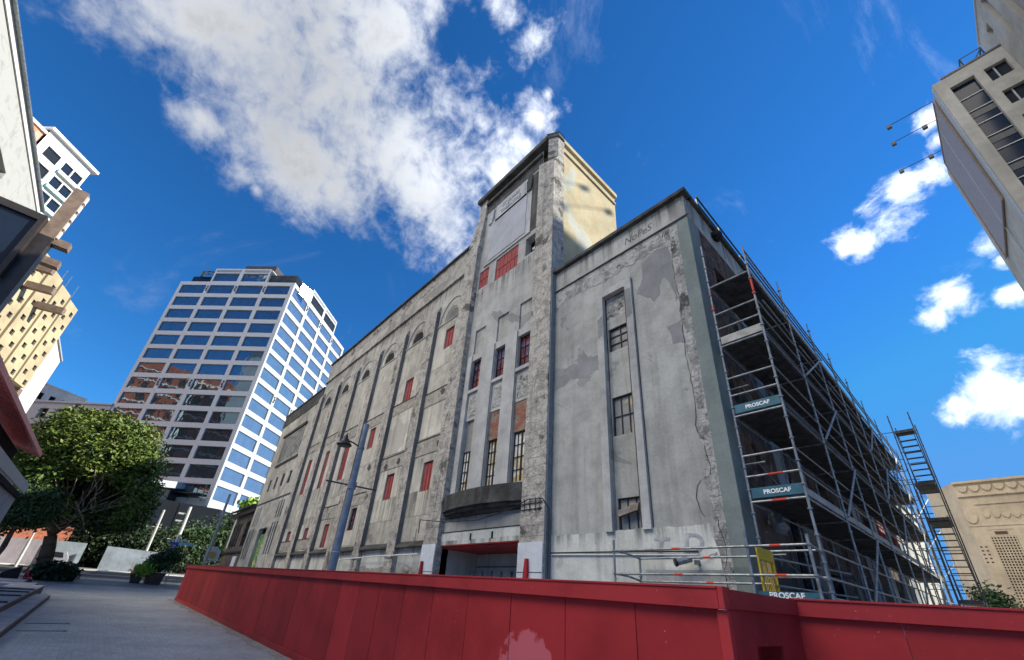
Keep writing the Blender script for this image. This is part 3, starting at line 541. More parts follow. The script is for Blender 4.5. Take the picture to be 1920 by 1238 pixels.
for i, c in enumerate(WC):
    for rx, rz, t, pr in ((1.30, 1.55, .07, .05), (.80, .95, .10, .035)):
        g = G(); a0 = arc(c, 16.08, rx, rz); a1 = arc(c, 16.08, rx-t, rz-t); n3 = Vector((0, -pr, 0))
        for k in range(18):
            q = [a0[k], a0[k+1], a1[k+1], a1[k]]; g.hexa([*q, *[tuple(Vector(p)+n3) for p in q]])
        g.build('arch_moulding', C_TRIM if pr > .04 else C_WING, OB)
    g = G(); g.poly([FR.p(c+.62, 16.12, .006)]+[p for p in arc(c, 16.12, .62, .70, w=.006)]); v = g.build('lunette_vent', M_DARKIN, OB)
    g = G()
    for k in range(9):
        u = c-.54+k*.135; h = .68*math.sqrt(max(0, 1-((u-c)/.62)**2)); g.fbox(FR, u-.018, u+.018, 16.12, 16.12+h, .008, .03)
    for k in range(5):
        z = 16.18+k*.14; hw = .6*math.sqrt(max(0, 1-((z-16.12)/.70)**2)); g.fbox(FR, c-hw, c+hw, z-.016, z+.016, .012, .034)
    g.build('grille', C_TRIM if i == 0 else C_DARK, v)
for i, e in enumerate([-15.3-.78]+PE):   # bay details
    if i >= 6: break
    a, b = PE[i]+.02, (-16.06 if i == 0 else PE[i-1]-.80)
    dz = -.0*i
    for z0, z1 in ((8.05, 8.82), (10.78, 11.55)) if i in (0, 3) else ((7.9, 8.6), (11.3, 11.9)) if i == 1 else ((6.3, 6.95), (11.3, 11.9)):
        zz0, zz1 = (z0, z1) if i < 3 else (z0-2.2 if z0 < 9 else z0+.5, z1-2.2 if z0 < 9 else z1+.5)
        g = G(); g.fbox(FR, a, b, zz0, zz1, .002, .03); g.fbox(FR, a, b, zz1, zz1+.05, .002, .055, 1); g.build('string_course', [S_BAND, C_DARK], OB)
    g = G(); g.fbox(FR, b-.42, b, 3.9, 15.9, .002, .020); g.build('stripped_edge', S_PIL, OB)
    g = G(); g.fbox(FR, a, b, 16.0, 16.07, .002, .05); g.build('sill_course', C_WING, OB)
    g = G(); g.hexa([FR.p(a, 3.74, .002), FR.p(b, 3.74, .002), FR.p(b, 3.74, .26), FR.p(a, 3.74, .26), FR.p(a, 4.02, .002), FR.p(b, 4.02, .002), FR.p(b, 3.80, .26), FR.p(a, 3.80, .26)]); g.build('sloping_ledge', C_DARK, OB)
    ragged(FR, a+.05, b-.1, 2.95 if i < 2 else 2.75, 3.735, .034, C_WHITE, 'painted_base_band', True, False, 20, .12, 'peeling white painted base panel')
    g = G(); g.fbox(FR, a, b, -.3, 3.735, .002, .03); g.build('base_course', S_BAND, OB)
    cx = WC[i]
    if i < 3:
        g = G(); g.fbox(FR, a+.12, b-.5, 8.95 if i == 0 else 8.75, 10.7 if i == 0 else 11.2 if i == 1 else 9.3, .003, .022); g.build('plaster_panel', C_LITE, OB)
    for (q0, q1, q2, q3) in (WH[2*i], WH[2*i+1]):
        for (r0, r1, r2, r3) in ((a+.06, q0-.03, q2-1.1, q3+.25), (q1+.03, b-.46, q2-1.1, q3+.25), (q0-.03, q1+.03, q2-1.1, q2-.03)):
            if r1-r0 > .1: g = G(); g.fbox(FR, r0, r1, max(r2, 4.1), r3, .0045+.002*(r3 < q2), .0105+.002*(r3 < q2)); g.build('plaster_panel', C_LITE, OB)
    # green stain under the window
    z = WH[2*i+1][2]
# --- end block with recessed slots and mural doorway
EH = [(-45.6, -43.0, .2, 6.28, .35)]
for k in range(4): EH.append((-47.75+k*2.13, -47.05+k*2.13, 9.9, 11.08, .12))
for k in range(3): EH += [(-41.75+k*.68, -41.42+k*.68, 6.95, 8.42, .18), (-49.0+k*.68, -48.68+k*.68, 6.65, 8.42, .18), (-41.9+k*.7, -41.55+k*.7, 4.0, 6.6, .1), (-49.2+k*.7, -48.85+k*.7, 3.7, 6.4, .1)]
g = G(); g.wall(FR, -49.8, -38.2, -.3, 18.42, EH, 0, .3); g.box(-49.8, 10.3, -.3, -49.7, 33, 18.4); g.box(-49.7, 10.4, 18.2, -38.2, 33, 18.3)
g.box(-38.25, 10.02, 18.4, -38.2, 33, 21); g.build('end_block_wall', C_WING, OB)
g = G(); g.fbox(FR, -49.8, -38.2, -.1, 18, -.36, -.34); g.build('backing', M_DARKIN, OB)
g = G(); g.fbox(FR, -45.6, -43.0, .2, 5.8, -.33, -.25); tag(g.build('mural', M_MURAL, OB), 'doorway filled with a green and gold mural')
g = G(); g.fbox(FR, -49.8, -38.2, 17.2, 18.45, .001, .05); g.fbox(FR, -49.8, -38.2, 18.45, 18.6, -.2, .12); tag(g.build('end_block_parapet', C_DARK, OB), 'black stained parapet')
for k in range(13):
    g = G(); u = -47.3+k*.52; g.fbox(FR, u, u+.17, 12.75+.05*(k % 2), 15.4, .002, .07); g.build('grille_fin', C_WING, OB)
g = G(); g.fbox(FR, -47.6, -40.6, 15.5, 15.75, .002, .16); g.fbox(FR, -47.3, -40.5, 12.3, 12.5, .002, .10); g.fbox(FR, -49.7, -38.3, 8.75, 8.83, .002, .06); g.build('end_block_moulding', C_DARK, OB)
# --- tower
ZT = 24.0
WL, WR = -15.08, -10.28
COLS = ((-14.60, -13.82), (-12.88, -12.12), (-11.34, -10.50))
TH = [(a, b, 5.76, 12.18, .22) for a, b in COLS]+[(a-.02, b, 12.55, 13.98, .08) for a, b in COLS]+[(-13.55, -11.80, 16.62, 18.10, .10), (-14.94, -14.13, 16.82, 18.08, .10), (-11.26, -10.48, 16.8, 17.97, .4), (-15.08, -10.32, -.3, 3.74, 1.8)]
g = G(); g.wall(FR, WL, WR, -.3, ZT, TH, 0, .2); g.build('tower_wall', C_TOWER, OB)
for i, (a, b) in enumerate(COLS):
    g = G(); g.fbox(FR, a-.02, b, 12.55, 13.98, -.10, -.075); g.build('blind_panel', C_WALL, OB)
    o = steelwin(FR, a, b, 10.57, 12.18, -.19, 3, 3, P_UP, OB, 2)
    g = G(); g.fbox(FR, a-.03, b, 10.40, 10.56, -.22, .05); g.build('sill', C_TRIM, OB)
    g = G(); g.fbox(FR, a, b, 9.02, 10.40, -.22, -.06); g.fbox(FR, a+.10, b-.06, 9.18, 10.18, -.06, -.045, 1); g.build('spandrel_panel', [C_TRIM, S_PEEL], OB)
    if i: g = G(); g.fbox(FR, a, b, 7.74, 9.02, -.22, -.09); tag(g.build('brick_infill', S_BRICK, OB), 'patch of exposed brick above the tall window')
    if i == 0:
        g = G(); g.fbox(FR, a, b, 7.6, 9.0, -.21, -.18); tag(g.build('upper_pane', P_GREY2, OB), 'dusty upper pane of the tall left window')
    steelwin(FR, a, b, 5.78, 7.72 if i else 7.58, -.19, 4, 4, P_LOW, OB, 2)
g = G()
for a, b in ((-13.80, -12.90), (-12.10, -11.36)): g.fbox(FR, a, b, 5.66, 12.5, .002, .07)
g.fbox(FR, -14.95, -14.62, 5.66, 12.5, .002, .05); g.fbox(FR, -10.48, -10.30, 5.66, 14.2, .002, .05); g.build('mullion_pier', C_TRIM, OB)
boards(FR, -13.55, -11.80, 16.62, 18.10, -.05, cols=6, rows=2); boards(FR, -14.94, -14.13, 16.82, 18.08, -.05, cols=3, rows=2)
g = G(); g.fbox(FR, -11.26, -10.48, 16.8, 17.97, -.42, -.38); g.fbox(FR, -11.10, -10.48, 16.95, 17.2, -.36, -.30, 1); g.fbox(FR, -11.10, -10.48, 17.35, 17.5, -.36, -.30, 1); tag(g.build('open_window', [M_DARKIN, C_WHITE], OB), 'open dark window with pale boards inside')
def angled(u0, u1, z0, z1, w0, w1, m, name): g = G(); g.fbox(FR, u0, u1, z0, z1, w0, w1); return g.build(name, m, OB)
angled(-14.62, -10.98, 18.25, 21.55, .002, .07, C_TRIM, 'sign_frame'); tag(angled(-14.25, -11.32, 18.42, 21.45, .071, .10, C_SIGN, 'sign_panel'), 'blank pale blue grey sign panel')
g = G(); g.fbox(FR, -13.95, -11.35, 21.26, 22.56, .002, .10); g.fbox(FR, -13.80, -11.50, 21.40, 22.42, .101, .12, 1); tb = g.build('tablet', [C_SIGN, C_TRIM], OB)
text('ST JAMES', .36, fmat(FR, -12.65, 22.13, .125), C_SIGN, 'lettering', tb, .02, 0, .01); text('THEATRE', .40, fmat(FR, -12.65, 21.66, .125), C_SIGN, 'lettering', tb, .02, 0, .01)
for a in (-14.35, -11.15):
    g = G()
    for k in range(5): g.fbox(FR, a-.16+k*.03*(1 if a < -13 else -1), a+.16, 21.4+.24*k, 21.4+.24*(k+1)-.02, .002, .16-.02*k)
    g.build('scroll_bracket', C_TRIM if a < -13 else C_DARK, OB)
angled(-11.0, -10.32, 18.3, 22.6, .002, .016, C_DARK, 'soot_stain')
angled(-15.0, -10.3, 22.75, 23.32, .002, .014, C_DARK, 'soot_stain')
# pilasters of the tower
g = G()
g.fbox(FR, -16.10, -15.08, -.3, 20.0, -.3, .30); g.hexa([FR.p(-16.10, 20, -.3), FR.p(-15.0, 20, -.3), FR.p(-15.0, 20, .30), FR.p(-16.10, 20, .30), FR.p(-15.62, 23.0, -.3), FR.p(-14.95, 23.0, -.3), FR.p(-14.95, 23.0, .14), FR.p(-15.62, 23.0, .14)])
g.fbox(FR, -15.62, -14.95, 23.0, 24.0, -.3, .14); g.build('tower_pilaster', S_PIL, OB)
g = G()
g.fbox(FR, -10.28, -9.2, -.3, 21.6, -.45, .30)
g.hexa([FR.p(-10.28, 21.6, -.45), FR.p(-9.2, 21.6, -.45), FR.p(-9.2, 21.6, .30), FR.p(-10.28, 21.6, .30), FR.p(-10.28, 22.4, -.45), FR.p(-9.2, 22.4, -.45), FR.p(-9.2, 22.4, .02), FR.p(-10.28, 22.4, .30)])
g.hexa([FR.p(-10.28, 22.4, -.45), FR.p(-9.2, 22.4, -.45), FR.p(-9.2, 22.4, .02), FR.p(-9.65, 22.4, .30), FR.p(-10.28, 24, -.45), FR.p(-9.2, 24, -.45), FR.p(-9.2, 24, .02), FR.p(-9.65, 24, .30)])
g.build('tower_pilaster', S_PIL, OB)
g = G(); g.fbox(FR, -9.24, -9.16, -.3, 14.2, .06, .26); tag(g.build('edge_shade_strip', M_BLUEWIN, OB), 'blue grey strip painting the narrow shade down the edge of the tower')  # added strip whose colour stands for the narrow shade beside the pilaster
g = G()   # body, right (yellow) face, back
g.box(-9.62, 10.45, 13, -9.32, 15.2, ZT); g.build('tower_side', C_YEL, OB)
g = G(); g.box(-15.9, 10.45, 13, -15.6, 15.2, ZT); g.box(-15.6, 14.9, 13, -9.62, 15.19, ZT); g.box(-15.6, 10.4, 23.8, -9.62, 14.9, 23.9); g.build('tower_back', C_WALL, OB)
g = G()
g.fbox(FR, -15.72, -9.70, 24.0, 24.34, -.4, .36); g.fbox(FR, -14.95, -10.28, 23.40, 23.62, .002, .20); g.extr([FR.p(-9.70, 24.0, .36), FR.p(-9.16, 24.0, .04), FR.p(-9.16, 24.0, -.4), FR.p(-9.70, 24.0, -.4)], (0, 0, .34))
g.build('tower_cornice', C_DARK, OB, bevel=.03)
g = G(); g.box(-9.70, 10.4, 24.0, -9.20, 15.3, 24.30); g.box(-9.319, 10.46, 23.35, -9.24, 15.2, 23.5); g.box(-15.9, 10.4, 24.0, -9.70, 15.3, 24.3); g.build('tower_cornice', C_YEL, OB, bevel=.02)
# balcony: shallow curved slab on stepped mouldings
g = G(); n = 24
def bow(z0, z1, dep, u0=-15.35, u1=-10.02, mi=0):
    P = [FR.p(u0+(u1-u0)*k/n, z0, .02+dep*math.sin(math.pi*k/n)**.62) for k in range(n+1)]
    g.extr([FR.p(u0, z0, -.02)]+P+[FR.p(u1, z0, -.02)], (0, 0, z1-z0), mi)
bow(5.10, 5.62, .60); bow(4.99, 5.10, .66); bow(4.87, 4.99, .50, -15.25, -10.1); bow(4.76, 4.87, .30, -14.9, -10.5)
tag(g.build('balcony', C_DARK, OB), 'shallow bowed black stained balcony ledge')
g = G(); g.fbox(FR, -15.06, -10.3, 4.22, 4.62, .002, .05); 
g.build('frieze_band', C_WALL, OB)
g = G(); g.fbox(FR, -15.2, -10.28, 3.74, 4.20, .002, .10)
g.build('lintel', C_WHITE, OB)
g = G()
for u in (-13.2, -11.95): g.fbox(FR, u, u+.10, 3.86, 4.10, .101, .106)
g.fbox(FR, -15.16, -10.3, 4.20, 4.225, .002, .12); g.build('lintel_slot', M_DARKIN, OB)
g = G(); g.fbox(FR, -15.06, -10.34, 3.62, 3.735, -1.8, -.002); g.fbox(FR, -15.06, -10.34, 3.70, 3.74, -.002, .09); g.build('red_soffit', M_REDT, OB)
g = G(); g.fbox(FR, -15.06, -10.34, -.2, 3.6, -1.83, -1.8)
for k in range(4): g.fbox(FR, -15.0, -10.4, .7+k*.8, .73+k*.8, -1.798, -1.77, 1)
g.build('entrance_back', [C_WALL, M_BLACK], OB)
for a, b, c in ((-16.10, -15.10, 3.78), (-10.30, -9.22, 3.62)): g = G(); g.fbox(FR, a, b, -.2, c, .301, .33); g.build('entrance_pier_facing', C_ENTR, OB)
g = G()
for z in (2.02, 2.75): g.fbox(FR, -16.09, -15.11, z, z+.02, .331, .336); g.fbox(FR, -10.29, -9.23, z, z+.02, .331, .336)
g.build('facing_joint', M_DKST, OB)
for u in (-15.92, -9.92):
    g = G(); g.extr([FR.p(u, 0, .34), FR.p(u+.17, 0, .34), FR.p(u+.17, 2.7, .34), FR.p(u+.14, 3.14, .34), FR.p(u+.05, 3.14, .34), FR.p(u, 2.7, .34)], (0, -.09, 0)); tag(g.build('red_fin', M_REDT, OB), 'tapered red fin fixed to the entrance pier')
g = G()   # rusty brackets inside the entrance
for k in range(7): u = -14.3+k*.56; g.box(u, 11.0, 2.62, u+.06, 11.1, 2.9); g.tube((u, 11.0, 2.62), (u+.3, 11.05, 2.70), .025)
g.box(-14.6, 11.0, 2.50, -10.5, 11.2, 2.62); g.build('old_bracket_rail', M_TIMBER, OB)
g = G()   # cables and conduits
g.path([FR.p(-16.6, 4.28, .3), FR.p(-16.5, 4.80, .38), FR.p(-14.2, 4.50, .6), FR.p(-12.2, 4.44, .55), FR.p(-10.6, 4.72, .4), FR.p(-9.9, 4.95, .36), FR.p(-9.25, 4.9, .36), FR.p(-9.1, 4.6, .2), FR.p(-9.12, .2, .2)], .018)
g.path([FR.p(-24.6, 3.33, .28), FR.p(-20.5, 3.42, .28), FR.p(-16.3, 3.42, .36)], .028, mi=1)
g.path([FR.p(-9.1, 3.32, .06), FR.p(-7.4, 3.30, .06), FR.p(-6.2, 3.28, .07), FR.p(-4.6, 3.25, .06)], .022)
g.path([FR.p(-9.1, 3.27, .06), FR.p(-6.6, 3.22, .05), FR.p(-4.6, 3.18, .06)], .014, mi=1)
g.path([FR.p(-16.8, 4.2, .3), FR.p(-16.75, 4.45, .34), FR.p(-16.7, 3.3, .34)], .012)
g.build('cable', [M_BLACK, M_WHITE], OB)
g = G()
for z in (4.62, 4.8): g.fbox(FR, -10.26, -9.3, z, z+.02, .31, .33)
for u in (-10.1, -9.85, -9.6, -9.4): g.tube(FR.p(u, 4.55, .33), FR.p(u, 4.98, .33), .012)
g.build('rusty_bracket', M_BLACK, OB)
g = G()
for bi, (u, z) in enumerate(((-16.9, 11.3), (-16.5, 8.4), (-16.3, 13.2), (-20.3, 8.2), (-24, 8.5), (-21.7, 8.1))): g.poly([FR.p(u+.2*math.cos(t*.7)*(1+.3*math.sin(2*t+bi)), z+.17*math.sin(t*.7)*(1+.2*math.cos(2*t)), .045) for t in range(9)])
g.build('patch_repair', C_DARK, OB)
g = G(); g.fbox(FR, -4.66, -4.60, 2.95, 3.05, .02, .2); g.tube(FR.p(-4.72, 3.08, .2), FR.p(-4.98, 2.98, .42), .075, 12); g.tube(FR.p(-4.96, 2.985, .40), FR.p(-5.0, 2.97, .435), .085, 12, mi=1); g.tube(FR.p(-4.2, 3.22, .03), FR.p(-4.6, 3.05, .12), .012)
tag(g.build('security_camera', [M_GALV, M_BLACK], None), 'grey security camera on a bracket low on the concrete wall', 'camera')
g = G(); g.tube((-3.3, 11.6, 4.05), (-3.3, 11.3, 4.05), .09, 12); g.tube((-3.3, 11.3, 4.1), (-3.1, 11.0, 3.8), .14, 12); g.box(-3.54, 11.5, 4.0, -3.25, 11.6, 4.1)
tag(g.build('floodlight', M_GALV, None), 'round pale floodlight on the dark side wall behind the scaffold', 'light')

# ================================================================ hoarding
HB = thing('hoarding', 'long red painted timber hoarding with a capping board around the building site', 'fence', (-2.0, 4.87, 0))
HY = 4.87; TOPH = 2.215
def hx(g, x0, x1, y0, y1, za, zb, mi=0):  # follows the slope of the ground along x
    return g.hexa([(x0, y0, gz(x0)+za), (x1, y0, gz(x1)+za), (x1, y1, gz(x1)+za), (x0, y1, gz(x0)+za), (x0, y0, gz(x0)+zb), (x1, y0, gz(x1)+zb), (x1, y1, gz(x1)+zb), (x0, y1, gz(x0)+zb)], mi)
seams = [-2.13, -3.11, -4.19]
while seams[-1] > -38: seams.append(seams[-1]-1.085)
seams[-1] = -39.1
for i, (a, b) in enumerate(zip(seams, seams[1:])):
    g = G(); o = rng.uniform(0, .006); hx(g, b+.006, a-.006, HY+o, HY+.03+o, .0, TOPH-.16)
    g.build('panel', M_REDP if 1 <= i <= 3 else M_RED, HB)
for a, b in ((-2.075, -14.2), (-14.2, -27), (-27, -39.12)):
    g = G(); hx(g, b+.002, a-.002, HY-.085, HY-.045, TOPH-.19, TOPH-.005); hx(g, b+.002, a-.002, HY-.10, HY+.10, TOPH-.003, TOPH+.022, 0); g.build('capping_rail', M_REDT, HB, bevel=.004)
    g = G(); hx(g, b+.002, a-.002, HY-.035, HY-.001, .0, .17); g.build('base_board', M_REDT, HB, bevel=.004)
g = G(); g.box(-2.128, HY-.04, 0, -2.02, HY+.10, 2.045); g.box(-2.073, HY-.09, 2.05, -2.015, HY+.10, 2.262); g.build('corner_post', M_REDT, HB, bevel=.006)
RT = F(-2.055, HY+.05, 90)     # return running back to the second run, outward +X
g = G(); g.wall(RT, 0, 2.25, -.02, 2.24, [(.62, 1.40, -.01, 1.72)], 0, .25); g.fbox(RT, .62, 1.40, -.01, 1.72, -.30, -.25); g.fbox(RT, -.0, 2.25, 2.06, 2.24, .002, .05); g.fbox(RT, 0, .16, 0, 2.05, .002, .04)
g.build('return_panel', M_RED, HB)
a = math.degrees(math.atan2(2.38, 14.1)); R2 = F(-2.10, 7.08, a)
for k in range(13):
    g = G(); g.fbox(R2, k*1.1+.0, k*1.1+1.094, 0, 2.08, -.03, rng.uniform(-.004, .002)); g.build('panel', M_RED, HB)
g = G(); g.fbox(R2, 0, 14.3, 2.05, 2.235, .04, .08); g.fbox(R2, 0, 14.3, 2.237, 2.262, -.10, .10); g.build('capping_rail', M_REDT, HB, bevel=.004)
g = G(); g.fbox(R2, 0, 14.3, 0, .17, .001, .035); g.build('base_board', M_REDT, HB)

# ================================================================ scaffolding
def coupler(g, x, y, z, mi=0): g.tube((x, y, z-.012), (x, y, z+.012), .05, 8, mi=mi)
YS = [10.08, 13.2, 16.25, 18.9, 21.6, 24.4, 27.2, 30.0, 32.8]; XI, XO = -3.33, -2.27
DZ = [2.22, 4.27, 6.30, 8.30, 10.30]
SC = thing('scaffold', 'tall steel tube scaffold with dark decks along the right side of the concrete building', 'scaffold', (-2.8, 10.1, 0))
for i, y in enumerate(YS):
    for x, zt in ((XI, 11.9 if i == 0 else 10.2), (XO, 11.15 if i == 0 else 11.95-.06*i)):
        g = G(); g.tube((x, y, 0), (x, y, zt-.35), .026, 8); g.tube((x, y, zt-.35), (x, y, zt), .020, 8)
        z = .5
        while z < zt-.2: coupler(g, x, y, z); z += .5 if i < 3 else 1.0
        if i == 0: g.tube((x, y, 10.02), (x, y, 10.10) if x == XI else (x, y, 9.55), .0275, 8, mi=1); g.tube((x, y, 9.42), (x, y, 9.6), .0275, 8, mi=1)
        g.build('standard', [M_GALV, M_REDTAPE], SC, smooth=False)
for li, z in enumerate(DZ):
    g = G()
    for b, (ya, yb) in enumerate(zip(YS, YS[1:])):
        for k in range(4): g.box(XI+.06+k*.235, ya+.03, z-.02, XI+.06+k*.235+.222, yb-.03, z+.035+.004*(k % 2))
    g.build('deck', M_DECK, SC)
    for zz, nm in ((z+.52, 'guard_rail'), (z+1.02, 'guard_rail')):
        if zz > 11.2 and li == 4: zz = z+.75
        g = G(); g.tube((XO, YS[0], zz), (XO, YS[-1], zz), .022, 6); g.build(nm, M_GALV, SC)
    if li < 4:
        for zz in (z+.52, z+1.0):
            g = G(); g.tube((XI, YS[0]-.0, zz), (XO, YS[0], zz), .024, 8); 
            if li == 1 and zz < z+.6: g.tube((XI+.45, YS[0], zz), (XI+.75, YS[0], zz), .026, 8, mi=1)
            g.build('end_rail', [M_GALV, M_REDTAPE], SC)
    g = G(); g.tube((XI, YS[0], z-.04), (XO, YS[0], z-.04), .024, 8)
    if li == 1: g.tube((XI+.42, YS[0], z-.04), (XI+.70, YS[0], z-.04), .026, 8, mi=1)
    g.build('transom', [M_GALV, M_REDTAPE], SC)
    for y in YS[1:]: g = G(); g.tube((XI, y, z-.04), (XO, y, z-.04), .022, 6); g.build('transom', M_GALV, SC)
    for x in (XI, XO): g = G(); g.tube((x, YS[0], z-.06), (x, YS[-1], z-.06), .022, 6); g.build('ledger', M_GALV, SC)
    if li in (1, 2, 3):
        g = G(); g.box(XI+.04, YS[0]+.0, z+.04, XO-.03, YS[0]+.025, z+.26); t = g.build('toeboard', M_TEAL if li < 3 else M_GTOE, SC)
        if li < 3: text('PROSCAF', .125, fmat(F(0, YS[0], 0), (XI+XO)/2+.02, z+.15, .004), M_WHITE, 'lettering', t, .001, 0, .004)
    g = G()
    for ya, yb in zip(YS, YS[1:]): g.box(XO-.035, ya+.04, z+.04, XO-.012, yb-.04, z+.20)
    g.build('toeboard', M_GTOE if li in (0, 1, 4) else M_DECK, SC)
for k, (ya, yb) in enumerate(((13.2, 16.25), (21.6, 24.4), (27.2, 30.0))):
    for za, zb in ((.2, 2.2), (2.35, 4.2), (4.35, 6.25), (6.35, 8.25), (8.35, 10.2)):
        g = G(); g.tube((XO+.05, ya, za), (XO+.05, yb, zb), .03, 8); g.build('brace', M_GALV, SC)
for z in (9.1, 7.2, 5.2, 3.2):
    for y in (10.5, 16.4, 21.8):
        g = G(); g.tube((-3.55, y, z), (-3.0, y, z), .022, 6); g.tube((-3.15, y, z), (XI+.1, y+1.5, z-.25), .02, 6); g.build('wall_tie', M_GALV, SC)
g = G()   # hanging bundle and small darker diagonal tubes below decks
for y in (11.2, 14.4, 17.6, 20.2): g.tube((XO-.1, y, 9.98), (XO-.1, y+2.4, 9.98), .03, 6)
g.build('spare_tube', M_GALV, SC)

BR = thing('scaffold_barrier', 'low galvanised scaffold bay with double rails and a yellow gate behind the red hoarding', 'scaffold', (-3.2, 9, 0))
SP = [(-6.2, 8.98, 3.43), (-5.98, 9.72, 3.12), (-3.2, 8.98, 3.47), (-3.12, 9.72, 3.1), (-2.18, 8.98, 3.36)]
for x, y, zt in SP:
    g = G(); g.tube((x, y, 0), (x, y, zt), .026, 8)
    for z in (2.69, 3.19, 2.25, 1.7): coupler(g, x, y, z) if z < zt else None
    g.build('standard', M_GALV, BR)
for z in (2.69, 3.19):
    g = G(); g.tube((-6.2, 8.98, z), (-2.18, 8.98, z), .024, 8)
    for u in (-4.72, -2.8): g.tube((u, 8.98, z), (u+.18, 8.98, z), .0255, 8, mi=1)
    g.build('guard_rail', [M_GALV, M_REDTAPE], BR)
    g = G(); g.tube((-5.98, 9.72, z-.10), (-3.12, 9.72, z-.10), .024, 8); g.tube((-4.4, 9.72, z-.10), (-4.25, 9.72, z-.10), .0255, 8, mi=1); g.build('guard_rail', [M_GALV, M_REDTAPE], BR)
    g = G(); g.path([(-6.2, 8.98, z), (-6.1, 9.35, z-.02), (-5.98, 9.72, z-.10)], .024, 8); g.build('guard_rail', M_GALV, BR)
    g = G(); g.tube((-2.18, 8.98, z), (XO, 10.08, z), .024, 8); g.build('guard_rail', M_GALV, BR)
    g = G(); g.tube((-3.12, 9.72, z-.12), (-2.5, 13.2, z-.14), .024, 8); g.build('guard_rail', M_GALV, BR)
g = G(); g.box(-3.16, 9.0, 2.22, -2.2, 9.025, 2.43); t = g.build('toeboard', M_TEAL, BR)
text('PROSCAF', .13, fmat(F(0, 9.0, 0), -2.70, 2.365, .004), M_WHITE, 'lettering', t, .001, 0, .004)
g = G()
for k in range(3): g.box(-3.15, 9.03+k*.23, 2.14, -2.2, 9.25+k*.23, 2.19)
g.build('deck', M_DECK, BR)
GT = F(-3.10, 9.06, 90)
g = G(); g.fbox(GT, .04, .86, 2.98, 3.20, 0, .03); g.fbox(GT, .04, .86, 2.20, 2.34, 0, .03); g.fbox(GT, .04, .09, 2.34, 2.98, 0, .03); g.fbox(GT, .81, .86, 2.34, 2.98, 0, .03)
for k in range(8): g.fbox(GT, .13+k*.085, .138+k*.085, 2.34, 2.98, .008, .02)
g.build('safety_gate', M_YELG, BR)

PG = thing('parapet_guardrail', 'grey green handrail frames fixed along the roof edge above the side wall', 'guardrail', (-3.5, 11, 14.4))
for y in (11.1, 12.9, 14.9, 17.2, 20, 23):
    g = G(); g.box(-3.56, y, 13.6, -3.50, y+.07, 15.15); g.build('post', M_GALV, PG)
for z in (14.72, 15.1): g = G(); g.tube((-3.47, 11.0, z), (-3.47, 26, z), .03, 6); g.build('rail', M_DKST, PG)
g = G(); me = [( -3.42, 12.1, 14.0, .20), (-3.45, 12.3, 14.1, .17), (-3.40, 11.95, 13.9, .14)]
import bmesh
bm = bmesh.new()
for x, y, z, r in me: bmesh.ops.create_icosphere(bm, subdivisions=2, radius=r, matrix=Matrix.Translation((x, y, z)))
for v in bm.verts: v.co += Vector((random.uniform(-.02, .02), random.uniform(-.02, .02), random.uniform(-.02, .02)))
m_ = bpy.data.meshes.new('sandbag'); bm.to_mesh(m_); bm.free(); m_.materials.append(M_CLB); o = bpy.data.objects.new('sandbag', m_); COL.objects.link(o); tag(o, 'black bundled bag hanging at the roof edge handrail', 'bag')

ST = thing('stair_tower', 'scaffold stair tower with dark treads standing against the sky at the far end', 'scaffold stairs', (-1.6, 33, 0))
for x in (-2.10, -1.14):
    for y in (33.0, 35.6): g = G(); g.tube((x, y, 0), (x, y, 13.7), .03, 6); [coupler(g, x, y, z) for z in (13.3, 12.3, 10.3, 8.3)]; g.build('standard', M_DKST, ST)
def flight(z0, z1, ya, yb, n):
    g = G(); 
    for k in range(n): y = ya+(yb-ya)*(k+.5)/n; z = z0+(z1-z0)*(k+.5)/n; g.box(-1.98, y-.11, z-.02, -1.26, y+.11, z+.02)
    g.build('tread', M_DECK, ST)
    for x in (-2.02, -1.24): g = G(); d = .10; g.extr([(x-.02, ya, z0-d), (x-.02, yb, z1-d), (x-.02, yb, z1+d), (x-.02, ya, z0+d)], (.04, 0, 0)); g.build('stringer', M_DKST, ST)
flight(12.55, 9.5, 33.1, 35.4, 10); flight(7.5, 3.4, 33.1, 35.4, 13)
for z in (12.60, 9.40, 7.45, 3.4): g = G(); g.box(-2.06, 33.0, z-.10, -1.18, 33.7 if z > 12 else 35.5, z+.06); g.build('landing', M_DECK, ST)
for z in (11.3, 10.6, 8.9, 8.1, 6.6, 5.8, 4.6, 2.9):
    g = G(); g.tube((-2.1, 33, z), (-1.14, 33, z), .02, 6); g.build('rail', M_DKST, ST)
for z in (12.6, 10.9, 10.2, 9.4, 8.5, 7.5, 6.4, 5.4, 4.3, 3.2):
    g = G(); g.tube((XO-.6, 32.9, z), (-2.1, 32.98, z), .022, 6); g.build('tie_tube', M_DKST, ST)
RS = thing('rear_scaffold', 'cluster of bare scaffold tubes behind the stair tower at the far corner', 'scaffold', (-3, 36, 0))
for i, (x, y) in enumerate(((-3.3, 36), (-2.6, 36), (-3.3, 38.5), (-2.4, 38.5), (-1.9, 37), (-2.9, 41))):
    g = G(); g.tube((x, y, 0), (x, y, 11.5-.4*i), .03, 6); g.build('standard', M_WHITE if i in (1, 4) else M_DKST, RS)
for k in range(9):
    z = 2.0+k*1.05; g = G(); g.tube((-3.4, 36, z), (-1.9, 36.2, z), .022, 6); g.tube((-3.4, 38.5, z+.4), (-2.0, 38.6, z+.4), .022, 6); g.build('ledger', M_GALV if k % 2 else M_DKST, RS)
for k in range(4): g = G(); g.tube((-3.3+.2*k, 36, 2+2*k), (-2.0, 38.5, 3.6+2*k), .025, 6); g.build('brace', M_WHITE, RS)

